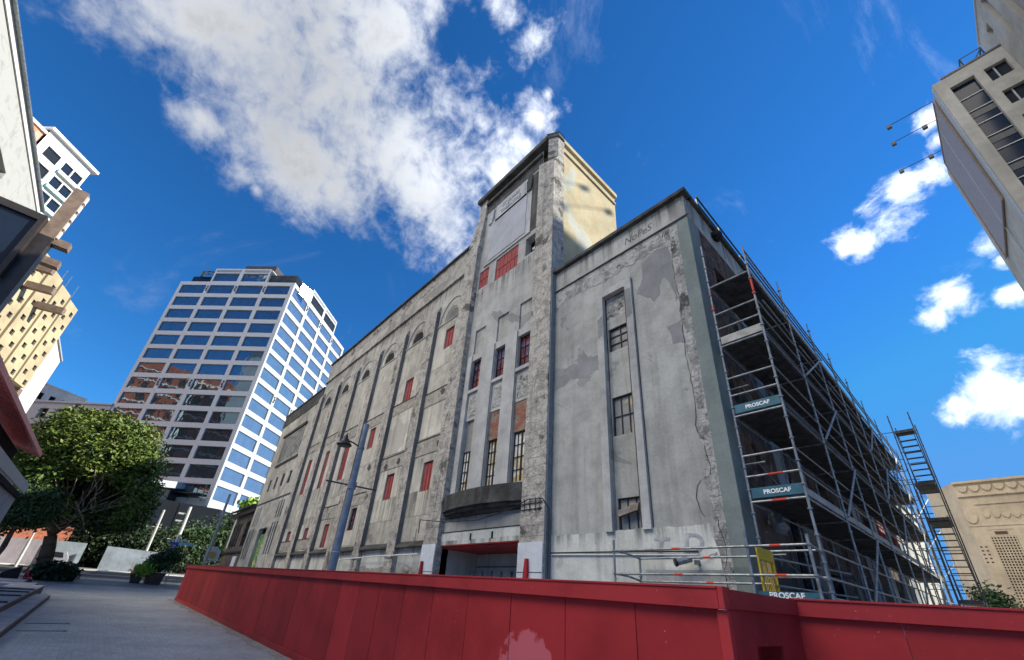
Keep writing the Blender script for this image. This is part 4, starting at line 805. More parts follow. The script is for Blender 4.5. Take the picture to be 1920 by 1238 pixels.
# ================================================================ office tower
OT = thing('office_tower', 'tall office tower with a pale grid of panels and mirror glass windows', 'office tower', (-95, 8, 0))
C0 = (-90.4, 10.7); FL = F(C0[0], C0[1], -136, -1); FRr = F(C0[0], C0[1], 135, 1)
W0, FH, WHH = 14.19, 3.49, 2.48
ROWS = 14; BAY = 6.92; S = 27.6
winL, winR = [], []
for r in range(ROWS):
    for b in range(4):
        z = W0+FH*r; winL.append((b*BAY+(.85 if b == 0 else .45), (b+1)*BAY-.45, z, z+WHH)); winR.append((b*BAY+.45, (b+1)*BAY-.45, z, z+WHH))
g = G(); g.wall(FL, 0, S+.4, 12.9, 63.0, winL, 0, .28); g.wall(FRr, 0, S+.4, 9, 63.0, winR, 0, .28)
p = [FL.p(0, 0), FL.p(S+.4, 0), None, FRr.p(S+.4, 0)]; p[2] = (p[1][0]+p[3][0]-p[0][0], p[1][1]+p[3][1]-p[0][1], 0)
P4 = [(q[0], q[1]) for q in p]
g.poly([(P4[1][0], P4[1][1], 10), (P4[2][0], P4[2][1], 10), (P4[2][0], P4[2][1], 63), (P4[1][0], P4[1][1], 63)]); g.poly([(P4[3][0], P4[3][1], 10), (P4[2][0], P4[2][1], 10), (P4[2][0], P4[2][1], 63), (P4[3][0], P4[3][1], 63)])
g.poly([(q[0], q[1], 62.9) for q in P4]); g.build('panel_grid', M_OFFG, OT)
cnt = 0; rest = G()
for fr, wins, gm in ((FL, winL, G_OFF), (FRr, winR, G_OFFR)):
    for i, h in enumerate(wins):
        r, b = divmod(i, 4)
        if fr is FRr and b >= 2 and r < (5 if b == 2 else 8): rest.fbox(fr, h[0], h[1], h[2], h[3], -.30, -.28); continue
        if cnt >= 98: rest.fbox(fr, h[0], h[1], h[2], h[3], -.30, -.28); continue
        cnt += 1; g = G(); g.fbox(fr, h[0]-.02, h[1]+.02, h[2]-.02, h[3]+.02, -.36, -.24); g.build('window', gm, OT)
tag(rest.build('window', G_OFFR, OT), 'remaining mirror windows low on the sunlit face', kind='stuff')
for fr in (FL, FRr):
    for b in (1, 2, 3):
        g = G()
        for r in (13, 6):
            z = W0+FH*r
            for k in range(3): g.fbox(fr, b*BAY-.22+.14*(k % 2), b*BAY+.10+.14*(k % 2), z+.7+k*.55, z+1.1+k*.55, .002, .10)
        g.build('wall_bracket', M_BLACK, OT)
# penthouse
def pent(fr, other):
    h = [(6.92+b*6.95+.5, 6.92+(b+1)*6.95-.4, 63.2, 65.6) for b in range(2)]
    g = G(); g.wall(fr, 6.92, 20.82, 62.9, 67.0, h, -.02, .3)
    for x in h: g.fbox(fr, x[0], x[1], 66.0, 66.6, -.018, .02, 1)
    g.build('penthouse_wall', [M_OFFG, M_BLUEWIN], OT)
    for x in h: g = G(); g.fbox(fr, x[0]-.02, x[1]+.02, x[2]-.02, x[3]+.02, -.36, -.30); g.build('window', G_OFF if fr is FL else G_DARK, OT)
pent(FL, FRr); pent(FRr, FL)
def pt(uL, uR, z): a = FL.p(uL, z); b = FRr.p(uR, z); return (a[0]+b[0]-C0[0], a[1]+b[1]-C0[1], z)
def oblk(a0, a1, b0, b1, z0, z1, m, name, g=None):
    g = G(); g.hexa([pt(a0, b0, z0), pt(a1, b0, z0), pt(a1, b1, z0), pt(a0, b1, z0), pt(a0, b0, z1), pt(a1, b0, z1), pt(a1, b1, z1), pt(a0, b1, z1)]); return g.build(name, m, OT)
oblk(.3, 6.8, .35, 6.7, 62.95, 65.4, G_DARK, 'penthouse_corner'); oblk(20.9, 27.3, 1.6, 8, 62.95, 65.9, G_NAVY, 'penthouse_wing'); oblk(7.0, 20.7, .5, 20.6, 66.8, 67.0, M_OFFG, 'penthouse_roof')
oblk(8.2, 16.2, 2.5, 12, 67.0, 70.2, M_DECK, 'plant_room')
def truss(cx, cy, r, a0, a1, z, th=1.6):
    g = G(); n = 12
    for k in range(n):
        t0 = R(a0+(a1-a0)*k/n); t1 = R(a0+(a1-a0)*(k+1)/n)
        A = [(cx+r*math.cos(t), cy+r*math.sin(t), zz) for t in (t0, t1) for zz in (z, z+th)]
        g.tube(A[0], A[2], .11, 5); g.tube(A[1], A[3], .11, 5); g.tube(A[0], A[3], .07, 5); g.tube(A[1], A[2], .07, 5); g.tube(A[0], A[1], .07, 5)
    g.build('curved_truss', M_DKST, OT)
q = pt(23.5, 4, 0); truss(q[0], q[1], 3.2, -160, 80, 65.9, 1.1); q = pt(3.5, 4, 0); truss(q[0], q[1], 2.3, -90, 110, 65.4, 1.0); q = pt(18, 23.5, 0); truss(q[0], q[1], 3.2, -60, 140, 63.2)
# mirror pane added at the top corner, turned to flash the sun back
g = G(); gf = F(*FRr.p(2.1, 0, .25)[:2], 117.2, 1); g.fbox(gf, 0, 3.0, 61.6, 64.6, .0, .05); tag(g.build('glint_pane', G_GLINT, OT), 'mirror pane added to flash the sun at the top corner')
g = G(); fb = F(*FL.p(1.2, 0, .1)[:2], -136, -1); 
for z in (14.9, 16.4): g.fbox(fb, 0, 5.2, z, z+.12, .3, .4)
for u in (0, 2.5, 5.1): g.fbox(fb, u, u+.1, 13.6, 16.5, .3, .4)
g.fbox(fb, 0, 5.2, 14.75, 14.88, .0, 1.2); tag(g.build('maintenance_cradle', M_BROWND, OT), 'small maintenance cradle hanging low on the shaded face')

# curved dark glass pavilion below the tower
PV = thing('glass_pavilion', 'low dark glass pavilion with a curved white fascia at the foot of the office tower', 'pavilion', (-85, 2, 2))
pts = []
for az, r in ((-184.5, 98), (-181.5, 92), (-178.5, 87.5), (-183+9.5, 85), (172, 85.5), (170.5, 87), (168.5, 90)):
    a = R(az); pts.append((r*math.cos(a), r*math.sin(a)))
pts = [(p[0]*.985, p[1]*.985) for p in pts]
zt = [15.8, 14.6, 13.6, 12.3, 11.9, 11.6, 11.2]
g = G(); f = G(); mull = G()
for i, (a, b) in enumerate(zip(pts, pts[1:])):
    g.hexa([(a[0], a[1], 2), (b[0], b[1], 2), (b[0]-3, b[1], 2), (a[0]-3, a[1], 2), (a[0], a[1], zt[i]), (b[0], b[1], zt[i+1]), (b[0]-3, b[1], zt[i+1]), (a[0]-3, a[1], zt[i])])
    if i < 3: f.hexa([(a[0]+.8, a[1], zt[i]), (b[0]+.8, b[1], zt[i+1]), (b[0]-3, b[1], zt[i+1]), (a[0]-3, a[1], zt[i]), (a[0]+.8, a[1], zt[i]+1.1), (b[0]+.8, b[1], zt[i+1]+1.1), (b[0]-3, b[1], zt[i+1]+1.1), (a[0]-3, a[1], zt[i]+1.1)])
    for k in range(1, 4): t = k/4; x = a[0]+(b[0]-a[0])*t; y = a[1]+(b[1]-a[1])*t; mull.box(x, y-.05, 2, x+.08, y+.05, zt[i]+(zt[i+1]-zt[i])*t-.1)
g.build('glass_wall', G_DARK, PV); f.build('fascia', M_OFFG, PV); mull.build('mullion', M_BLACK, PV)

# grey apartment block joined to the left of the tower, white block behind it
def block(name, label, cat, fr, u0, u1, z0, z1, depth, mat, wins, gm, winname='window', wd=.2, frame=None, roofm=None, parapet=None):
    t = thing(name, label, cat, fr.p((u0+u1)/2, 0, 0))
    g = G(); g.wall(fr, u0, u1, z0, z1, wins, 0, wd); g.poly([fr.p(u0, z0, 0), fr.p(u0, z1, 0), fr.p(u0, z1, -depth), fr.p(u0, z0, -depth)]); g.poly([fr.p(u1, z0, 0), fr.p(u1, z1, 0), fr.p(u1, z1, -depth), fr.p(u1, z0, -depth)])
    g.poly([fr.p(u0, z1, 0), fr.p(u1, z1, 0), fr.p(u1, z1, -depth), fr.p(u0, z1, -depth)]); g.poly([fr.p(u0, z0, -depth), fr.p(u1, z0, -depth), fr.p(u1, z1, -depth), fr.p(u0, z1, -depth)]); g.poly([fr.p(u0, z0, 0), fr.p(u1, z0, 0), fr.p(u1, z0, -depth), fr.p(u0, z0, -depth)]); g.build('wall', mat, t)
    for h in wins[:96]:
        g = G(); g.fbox(fr, h[0]-.01, h[1]+.01, h[2]-.01, h[3]+.01, -wd-.06, -wd+.0); w = g.build(winname, gm, t)
    if parapet: g = G(); g.fbox(fr, u0-.15, u1+.15, z1, z1+.35, -depth-.1, .2); g.build('parapet', parapet, t)
    return t
fa = F(-110.3, -8.7, -135, -1)
block('apartment_block', 'low grey apartment block with balconies between the white wall and the office tower', 'apartment block', fa, 0, 30, 2, 31.0, 10, M_GREYC, [(1.5+k*5.4+(0 if j else .3), 1.5+k*5.4+(4.0 if (k % 2) else 2.2), 27.6-j*3.4, 29.8-j*3.4) for k in range(5) for j in range(4)], G_DARK, wd=.6, parapet=M_GREYC)
fb = F(-140.3, -15.8, -55, -1)
block('white_apartment_block', 'white rendered block with rows of small windows behind the grey apartment block', 'apartment block', fb, 0, 16, 2, 38.5, 10, M_WHC, [(.8+k*2.3, 1.9+k*2.3, 35.0-j*3.0, 36.6-j*3.0) for k in range(6) for j in range(3)], M_DARKIN, parapet=M_WHC)

# white concrete wall building, cream tower
fw = F(-40, -11.3, 180, -1)
t = block('concrete_wing', 'blank white concrete wing below and beside the cream tower', 'building', F(0, -12.4, 0, -1), -73.6, -57, 2, 25.2, 9, M_WHC, [], M_DARKIN)
g = G(); g.box(-73.8, -21.5, 25.2, -57, -12.25, 25.4); g.build('parapet', M_GREYC, t)
CT = thing('cream_tower', 'cream clad tower with small square windows, deep grooves and brown beams near the roof', 'building', (-56, -12, 17))
ca = 165.0; 
fcr = F(-59.0, -11.0, ca+180, -1)     # u grows towards the camera side
zt0, zb0 = 26.45, 17.0
slabs = [(0, 2.05, 0), (2.6, 4.65, .12), (5.2, 7.3, .24), (7.85, 10.2, .36), (10.8, 16, .48)]
for i, (a, b, w) in enumerate(slabs):
    hs = [(a+.25+.9*((k+j) % 2), a+.80+.9*((k+j) % 2), zt0-1.25-k*.80, zt0-.75-k*.80) for k in range(11) for j in range(1)]
    g = G(); g.wall(fcr, a, b, zb0, zt0+.15*i, hs, w, .12); g.poly([fcr.p(a, zb0, w), fcr.p(a, zt0+.15*i, w), fcr.p(a, zt0+.15*i, -6), fcr.p(a, zb0, -6)]); g.poly([fcr.p(b, zb0, w), fcr.p(b, zt0+.15*i, w), fcr.p(b, zt0+.15*i, -6), fcr.p(b, zb0, -6)]); g.poly([fcr.p(a, zt0+.15*i, w), fcr.p(b, zt0+.15*i, w), fcr.p(b, zt0+.15*i, -6), fcr.p(a, zt0+.15*i, -6)])
    g.poly([fcr.p(a, zb0, w), fcr.p(b, zb0, w), fcr.p(b, zb0, -6), fcr.p(a, zb0, -6)]); g.build('wall_slab', M_CREAM, CT)
    w_ = G()
    for h in hs: g2 = G(); g2.fbox(fcr, h[0]-.01, h[1]+.01, h[2]-.01, h[3]+.01, w-.16, w-.12); g2.build('window', G_DARK, CT)
g = G(); g.fbox(fcr, .1, 16, zb0+.1, zt0-.4, -.5, -.3); g.fbox(fcr, -.6, 0, 3, zb0, -6, -.3); g.build('groove_back', M_BROWN, CT)
for u, z in ((6.0, 22.8), (8.8, 23.2), (10.4, 24.3)):
    g = G(); g.fbox(fcr, u, u+.45, z, z+.62, -.2, 2.2); g.build('beam', M_BROWN, CT)
for u in (1.2, 3.0, 4.1): g = G(); g.tube(fcr.p(u, 26.4, -.5), fcr.p(u, 28.6, -.5), .03, 5); g.build('antenna', M_GALV, CT)

# orange and white apartment building high on the left
OA = thing('orange_white_building', 'tall white and teal apartment building with an orange upper corner at the upper left', 'apartment building', (-85, -26, 40))
fo = F(-85.3, -24.2, 137, 1)
gl = []
for r_ in range(6):
    z = 60.2-r_*3.3
    gl += [(-6.2+.2, -4.0, z-2.4, z-.4), (-3.3, -1.9, z-2.4, z-.4), (-1.7, -.3, z-2.4, z-.4)]
g = G(); g.wall(fo, -7.0, 0, 38, 62.0, gl, 0, .25); g.poly([fo.p(0, 38, 0), fo.p(0, 62, 0), fo.p(0, 62, -9), fo.p(0, 38, -9)]); g.poly([fo.p(-7, 62, 0), fo.p(0, 62, 0), fo.p(0, 62, -9), fo.p(-7, 62, -9)]); g.build('wall', M_WALLW, OA)
for h in gl: g = G(); g.fbox(fo, h[0]-.01, h[1]+.01, h[2]-.01, h[3]+.01, -.3, -.25); g.build('window', G_DARK if h[0] < -5 else G_NAVY, OA)
for r_ in range(6):
    z = 60.2-r_*3.3; g = G(); g.fbox(fo, -3.5, .25, z-3.1, z-2.5, .001, .5); g.build('balcony', M_TBLUE if r_ else M_WALLW, OA)
g = G(); g.fbox(fo, -7.3, .6, 62, 62.5, -9, .6); g.build('roof', M_WALLW, OA)
g = G(); g.fbox(fo, -3.9, -3.3, 38, 60, .001, .10); g.build('spandrel_strip', M_TBLUE, OA)
g = G(); g.fbox(fo, -17, -7.9, 38, 61.0, -6, -.4); g.build('upper_corner', M_ORANGE, OA); g = G(); g.fbox(fo, -17, -7.02, 61.0, 61.5, -6, -.1); g.build('roof', M_WALLW, OA); g = G(); g.fbox(fo, -7.9, -7.02, 38, 61.0, -6, -.45); g.build('wall_panel', M_SALMON, OA)
g = G(); g.fbox(fo, -13.5, -11.5, 57, 59.2, -.39, -.3); g.build('window', G_DARK, OA)

# marble clad building on the near left, with projecting glazed box and brown fin
fm = F(0, -9.2, 0, -1)
MB_ = thing('marble_building', 'white marble clad building at the left edge with a dark glass box and brown fin', 'building', (-24, -9.2, 0))
g = G(); wh = [(-25.2, -22.4, 15.6, 17.55)]; g.wall(fm, -30.3, -10, 14.6, 19.1, wh, 0, .5); g.poly([fm.p(-30.3, 14.6, 0), fm.p(-30.3, 19.1, 0), fm.p(-30.3, 19.1, -8), fm.p(-30.3, 14.6, -8)]); g.poly([fm.p(-30.3, 14.6, 0), fm.p(-10, 14.6, 0), fm.p(-10, 14.6, -8), fm.p(-30.3, 14.6, -8)]); g.poly([fm.p(-30.3, 19.1, 0), fm.p(-10, 19.1, 0), fm.p(-10, 19.1, -8), fm.p(-30.3, 19.1, -8)]); g.build('marble_wall', M_MARB, MB_)
for h in wh: g = G(); g.fbox(fm, h[0]-.02, h[1]+.02, h[2]-.02, h[3]+.02, -.6, -.5); g.build('window', G_DARK, MB_)
g = G(); g.fbox(fm, -30.4, -10, 19.12, 19.42, -8, .05); g.fbox(fm, -30.4, -10, 19.42, 19.50, -8, .18, 1); g.build('coping', [M_WALLW, M_GALV], MB_)
for k in range(6): g = G(); g.fbox(fm, -30.3+k*3.4, -30.285+k*3.4, 14.7, 19.1, .001, .006); g.build('panel_joint', M_GREYC, MB_)
# glazed box: end wall faces +X at x=-21.2
g = G(); bx = -21.15; g.box(bx-.8, -9.15, 11.05, bx, -6.15, 11.4); g.box(bx-.8, -9.15, 13.75, bx, -6.15, 14.05); g.box(bx-.25, -6.3, 11.4, bx, -6.15, 13.75); g.box(bx-.8, -6.2, 11.4, bx-.25, -6.15, 13.75); g.build('bronze_frame', M_BROWND, MB_)
g = G(); g.box(bx-.15, -9.15, 11.4, bx-.10, -6.3, 13.75); tag(g.build('end_glass', G_NAVY, MB_), 'dark blue glazed end of the projecting box')
g = G(); g.box(bx-.75, -6.14, 2, bx-.3, -5.74, 13.4); g.build('dark_fin', M_BROWND, MB_)  # fin split in two colours: shade painted below, sunlight on the top piece
g = G(); g.box(bx-.75, -6.14, 13.4, bx-.3, -5.72, 16.02); tag(g.build('upper_fin', M_BROWN, MB_), 'top of the vertical fin in a lighter brown that paints it sunlit')
for k in range(5): g = G(); g.box(bx-.5, -5.74, 13.5+k*.5, bx-.35, -5.66, 13.85+k*.5); g.build('fin_clip', M_WALLW, MB_)
for x, z in ((-21.6, 13.45), (-23.4, 13.42)):
    g = G(); g.box(x-.35, -5.78 if x > -22 else -6.2, z-.2, x, -5.28 if x > -22 else -5.65, z+.12); g.build('outrigger', M_BROWN, MB_)
# red corrugated roof and white box canopy, lower left
RC = thing('corrugated_roof', 'red corrugated steel roof edge seen from below at the left', 'roof', (-25, -4.4, 6.9))
g = G(); n = 64
for k in range(n):
    x0 = -31.4+k*(16.0/n); x1 = x0+16.0/n; c = (x0+x1)/2; q = .03 if k % 2 else -.03
    g.hexa([(x0, -4.03, 6.95+q), (x1, -4.03, 6.95+q), (x1, -5.3, 7.35+q), (x0, -5.3, 7.35+q), (x0, -4.03, 6.99+q), (x1, -4.03, 6.99+q), (x1, -5.3, 7.39+q), (x0, -5.3, 7.39+q)])
g.build('corrugated_sheet', M_ROOFR, RC)
g = G(); g.box(-31.5, -4.03, 6.86, -15.4, -3.95, 7.06); g.hexa([(-31.5, -4.03, 6.86), (-31.4, -4.03, 6.86), (-31.4, -5.3, 7.26), (-31.5, -5.3, 7.26), (-31.5, -4.03, 7.06), (-31.4, -4.03, 7.06), (-31.4, -5.3, 7.46), (-31.5, -5.3, 7.46)]); g.build('red_gutter', M_ROOFR, RC)
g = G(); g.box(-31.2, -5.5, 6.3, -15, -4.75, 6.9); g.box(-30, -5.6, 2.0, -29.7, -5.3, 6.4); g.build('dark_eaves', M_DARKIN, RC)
BC = thing('box_canopy', 'grey white cantilevered canopy with a blank white wall below at the left edge', 'canopy', (-30, -5, 4))
g = G(); g.hexa([(-36.4, -4.35, 5.92), (-22, -4.35, 5.92), (-22, -8, 5.92), (-36.4, -8, 5.92), (-36.4, -4.35, 6.02), (-22, -4.35, 6.02), (-22, -8, 6.02), (-36.4, -8, 6.02)]); g.box(-36.4, -4.40, 5.52, -22, -4.34, 6.02); g.build('fascia', M_GREYC, BC)
g = G(); g.box(-36.3, -4.75, 2.0, -22, -4.55, 5.45); g.build('wall', M_BLUEW, BC)
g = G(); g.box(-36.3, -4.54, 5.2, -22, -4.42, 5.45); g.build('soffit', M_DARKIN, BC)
g = G(); g.box(-30.9, -4.545, 3.55, -30.1, -4.50, 3.95); g.build('vent_plate', M_DKST, BC)

# dark stone building beyond the end block
SB = thing('stone_building', 'small two storey dark brown stone building beyond the concrete building', 'building', (-55, 10, 0))
SH = [(-58.9, -58.1, 5.1, 7.5), (-57.0, -56.2, 5.1, 7.5), (-55.9, -55.1, 5.1, 7.5), (-53.2, -51.6, 5.06, 7.5), (-57.6, -56.6, .8, 3.2), (-53.8, -52.6, .8, 3.3)]
g = G(); g.wall(FR, -60.3, -49.82, 0, 8.3, SH, -.3, .3); g.box(-60.35, 10.35, 0, -60.2, 20, 8.3); g.build('wall', S_OLD, SB)
for h in SH: steelwin(FR, h[0], h[1], h[2], h[3], -.6, 2, 2, G_DARK, SB)
g = G(); g.fbox(FR, -60.5, -49.85, 8.3, 8.75, -1, .1); g.extr([FR.p(-60.8, 8.75, .5), FR.p(-49.85, 8.75, .5), FR.p(-49.85, 9.5, -1.2), FR.p(-60.8, 9.5, -1.2)], (0, 0, .1)); g.build('roof', M_BROWND, SB)
g = G(); g.fbox(FR, -60.4, -49.85, 4.45, 4.62, -.29, -.15); g.build('string_course', M_BROWND, SB)
g = G(); g.fbox(FR, -53.9, -52.3, 3.0, 4.1, -.29, -.2); g.build('notice_board', M_WHITE, SB)
for k, (u, c) in enumerate(((-57.9, 0), )):
    g = G(); g.fbox(FR, u, u+.55, 5.0, 8.0, -.05, .0); g.fbox(FR, u+.22, u+.30, 7.9, 9.4, -.04, 0); g.build('hanging_banner', M_WHITE, SB)
for u in (-59.2, -58.3): 
    g = G(); g.extr(arc(u, 2.9, .45, .5, 10, FR, .1), (0, -.7, -.25)); g.build('awning', M_DKST, SB)
PS = thing('pub_sign', 'pale hanging sign board with a round gold emblem and crest beside the stone building', 'sign', (-57, 8.5, 0))
g = G(); g.box(-57.0, 8.2, 3.6, -56.9, 9.5, 4.75); g.extr([(-57.0, 8.4, 4.75), (-57.0, 8.6, 5.0), (-57.0, 8.85, 4.8), (-57.0, 9.1, 5.0), (-57.0, 9.3, 4.75)], (.1, 0, 0)); g.build('board', M_WALLW, PS)
g = G(); g.extr([(-56.895, 8.85+.36*math.cos(t*.5236), 4.15+.36*math.sin(t*.5236)) for t in range(12)], (.02, 0, 0)); g.build('emblem', M_GOLD, PS)
g = G(); g.tube((-56.95, 8.0, .6), (-56.95, 8.0, 5.0), .05, 8); g.tube((-56.95, 8.0, 4.5), (-56.95, 9.6, 4.5), .03, 6); g.tube((-56.95, 8.85, 5.0), (-56.95, 8.85, 5.5), .2, 8); g.build('post', M_BLACK, PS)

# beige decorated building behind the stair tower
fbg = F(0, 60, 0)
BG = thing('beige_building', 'beige rendered building with scalloped cornice and pierced lattice window on the far right', 'building', (10, 60, 0))
g = G(); g.wall(fbg, -1.0, 40, 0, 15.2, [(-.02, 1.66, 1.5, 10.65)], 0, .3); g.poly([fbg.p(-1, 0, 0), fbg.p(-3.2, 0, -3), fbg.p(-3.2, 14.9, -3), fbg.p(-1, 15.2, 0)]); g.poly([fbg.p(-3.2, 0, -3), fbg.p(-3.2, 0, -14), fbg.p(-3.2, 14.9, -14), fbg.p(-3.2, 14.9, -3)]); g.poly([fbg.p(-1, 15.2, 0), fbg.p(40, 15.2, 0), fbg.p(40, 15.2, -12), fbg.p(-3.2, 15, -12), fbg.p(-3.2, 14.9, -3)]); g.build('wall', M_BEIGE, BG)
g = G(); g.fbox(fbg, -1.0, 40, 15.0, 15.22, .001, .25); g.fbox(fbg, -1.0, 40, 13.75, 13.85, .001, .16); g.fbox(fbg, 2.1-3.2, 40, 11.0, 11.05, .001, .05); g.fbox(fbg, 1.0-1.1, 40, 12.95, 13.02, .001, .08); g.build('cornice', M_BEIGE, BG)
for k in range(22):
    u = -.45+k*.82; a0 = [fbg.p(u+.36*math.cos(t), 14.75-.55*math.sin(t), .0) for t in [math.pi*j/8 for j in range(9)]]; g = G(); g.extr(a0, (0, -.14, 0)); g.build('scallop', M_BEIGE, BG)
g = G(); 
for k in range(24):
    u = .4+k*.62; z = 12.0; g.extr([fbg.p(u+(.24+.06*math.sin(3*t+k))*math.cos(t), z+(.34+.08*math.cos(2*t+k))*math.sin(t), .0) for t in [math.pi*2*j/9 for j in range(9)]], (0, -.09, 0))
g.build('carved_frieze', M_BEIGE, BG)
g = G(); g.extr([fbg.p(-.65+.42*math.cos(t), 11.9+.62*math.sin(t), 0) for t in [math.pi*2*j/14 for j in range(14)]], (0, -.12, 0)); g.build('medallion', M_BEIGE, BG)
g = G(); g.fbox(fbg, -.02, 1.66, 1.5, 10.65, -.32, -.30); v = g.build('screen_recess', M_BEIGED, BG)
g = G(); 
for k in range(9): u = -.02+k*.195; g.fbox(fbg, u, u+.085, 1.5, 10.1, -.12, -.02)
for k in range(38): z = 1.55+k*.228; g.fbox(fbg, -.01, 1.65, z, z+.085, -.10, -.015)
g.fbox(fbg, -.02, 1.66, 10.1, 10.62, -.1, -.02); g.build('lattice_screen', M_BEIGE, BG)
g = G(); g.fbox(fbg, .43, 1.23, 10.22, 10.5, -.018, .0)
for i, (u, z) in enumerate([(-.9+.32*a, 9.1-.33*b) for a in range(2) for b in range(5)]): g.fbox(fbg, u, u+.16, z, z+.14, .001, .006)
g.build('pierced_opening', M_BEIGED, BG)

# high building upper right
HR = thing('high_rise', 'grey high building at the upper right with a blank billboard frame and dark window strip', 'building', (14, 40, 0))
f1 = F(0, 37.14, 0); f2 = F(8.03, 0, 90, -1)
W1 = [(8.72, 10.08, 2, 41.15, .35)]+[(10.6, 11.75, 39.5-3.0*k, 41.1-3.0*k, .3) for k in range(12)]
g = G(); g.wall(f1, 8.03, 42, 0, 42.5, W1, 0, .3); g.wall(f2, 37.14, 48.6, 0, 42.5, [], 0); g.poly([(8.03, 48.6, 0), (42, 48.6, 0), (42, 48.6, 42.5), (8.03, 48.6, 42.5)]); g.poly([(42, 37.14, 0), (42, 48.6, 0), (42, 48.6, 42.5), (42, 37.14, 42.5)]); g.poly([(8.03, 37.14, 42.5), (42, 37.14, 42.5), (42, 48.6, 42.5), (8.03, 48.6, 42.5)]); g.build('wall', M_RCONC, HR)
g = G(); g.fbox(f1, 8.7, 10.1, 2, 41.15, -.42, -.36); g.build('window_strip', G_NAVY, HR)
k = 0
z = 39.5
while z > 3: g = G(); g.fbox(f1, 8.72, 10.08, z, z+.05, -.34, -.28); (g.fbox(f1, 8.72, 10.08, z-.75, z-.18, -.355, -.32, 1) if k % 2 else None); g.build('transom_bar', [M_WALLW, M_DKST], HR); z -= 1.55; k += 1
for h in W1[1:]:
    g = G(); g.fbox(f1, h[0], h[1], h[2], h[3], -.34, -.30); w = g.build('window', G_DARK, HR); g = G(); g.fbox(f1, (h[0]*.58+h[1]*.42)-.04, (h[0]*.58+h[1]*.42)+.04, h[2], h[3], -.29, -.2); g.build('mullion', M_GREYC, w)
g = G(); g.fbox(f1, 8.6, 42, 42.5, 42.68, -.3, .06); g.build('roof_edge', M_DKST, HR)
g = G(); g.fbox(f2, 38.7, 46.6, 30.0, 42.3, .02, .10); tag(g.build('billboard', M_RBILL, HR), 'blank taupe billboard skin')
g = G()
for a, b, c, d in ((38.6, 38.75, 29.9, 42.4), (46.55, 46.7, 29.9, 42.4), (38.75, 46.55, 29.9, 30.05), (38.75, 46.55, 42.25, 42.4)): g.fbox(f2, a, b, c, d, .101, .16)
g.build('billboard_frame', M_BROWN, HR)
g = G(); g.fbox(f2, 42.0, 42.1, 0, 42.5, .101, .12); g.fbox(f2, 38.76, 46.5, 38.2, 38.28, .102, .115); g.fbox(f2, 37.4, 37.9, 0, 42.4, .002, .05); g.build('wall_joint', M_GREYC, HR)
for y, n in ((39.2, 1), (41.4, 2), (45.4, 2)):
    lp = thing('billboard_lamp', {39.2: 'single floodlight on the highest thin arm of the billboard', 41.4: 'pair of floodlights on the middle thin arm of the billboard', 45.4: 'pair of floodlights on the lowest thin arm of the billboard'}[y], 'floodlight', (8.0, y, 42.9), 'floodlights on arms above the billboard')
    g = G(); g.tube((8.0, y, 42.9), (4.9, y, 42.9), .035, 6); g.build('arm', M_DKST, lp)
    for x in (5.0, 7.2)[:n]: g = G(); g.box(x-.16, y-.14, 42.55, x+.16, y+.14, 42.9); g.build('lamp_head', M_DKST, lp)
HR2 = thing('front_high_rise', 'taller grey block projecting forward at the top right corner with narrow recessed panels', 'building', (18, 34, 0))
f3 = F(12.0, 0, 90, -1); w3 = [(36.4, 37.3, 43.7, 44.9), (34.2, 35.0, 40.5, 45.6), (31.2, 32.9, 38.0, 44.2)]
g = G(); g.wall(f3, 27, 39.6, 0, 46.6, w3, 0, .3); g.poly([(12, 27, 0), (30, 27, 0), (30, 27, 46.6), (12, 27, 46.6)]); g.poly([(12, 39.6, 42), (30, 39.6, 42), (30, 39.6, 46.6), (12, 39.6, 46.6)]); g.poly([(12, 27, 46.6), (30, 27, 46.6), (30, 39.6, 46.6), (12, 39.6, 46.6)]); g.poly([(30, 27, 0), (30, 39.6, 0), (30, 39.6, 46.6), (30, 27, 46.6)]); g.build('wall', M_RCONC, HR2)
for h in w3: g = G(); g.fbox(f3, h[0]-.01, h[1]+.01, h[2]-.01, h[3]+.01, -.35, -.30); g.build('recessed_panel', M_RBILL, HR2)
g = G(); g.fbox(f3, 27, 39.7, 46.6, 46.75, -.4, .08); g.build('coping', M_GREYC, HR2)
g = G()
for x in (10.2, 11.4):
    for y in (37.9, 38.7): g.tube((x, y, 42.5), (x, y, 44.4), .05, 5)
for z in (43.4, 44.4):
    for a, b in (((10.2, 37.9), (11.4, 37.9)), ((10.2, 38.7), (11.4, 38.7)), ((10.2, 37.9), (10.2, 38.7)), ((11.4, 37.9), (11.4, 38.7))): g.tube((*a, z), (*b, z), .05, 5)
g.tube((10.2, 37.9, 42.6), (11.4, 37.9, 44.3), .05, 5); g.build('roof_ladder_cage', M_DKST, HR)

# brick building reflected in the tower windows (stands off to the left of the view)
BB = thing('brick_building', 'red brick building with white string courses mirrored in the office tower windows', 'building', (-95, -62, 0))
fbk = F(0, -48, 0, -1); wins = [(-125+k*4.2, -122.9+k*4.2, 4+j*3.4, 6.1+j*3.4) for k in range(16) for j in range(15)]
g = G(); g.wall(fbk, -126, -56, 0, 57, wins, 0, .3); g.box(-126, -64, 0, -56, -48.4, 56.9); g.build('wall', M_BRICKR, BB)
g = G()
for j in range(16): g.fbox(fbk, -126, -56, 3.2+j*3.4, 3.5+j*3.4, .001, .25)
for k in (2, 6, 10): g.fbox(fbk, -125+k*4.2-1.5, -125+k*4.2-.6, 0, 57, .26, .5)
g.build('string_course', M_WALLW, BB)
g = G(); [g.fbox(fbk, h[0], h[1], h[2], h[3], -.4, -.3) for h in wins]; tag(g.build('window', G_DARK, BB), kind='stuff')

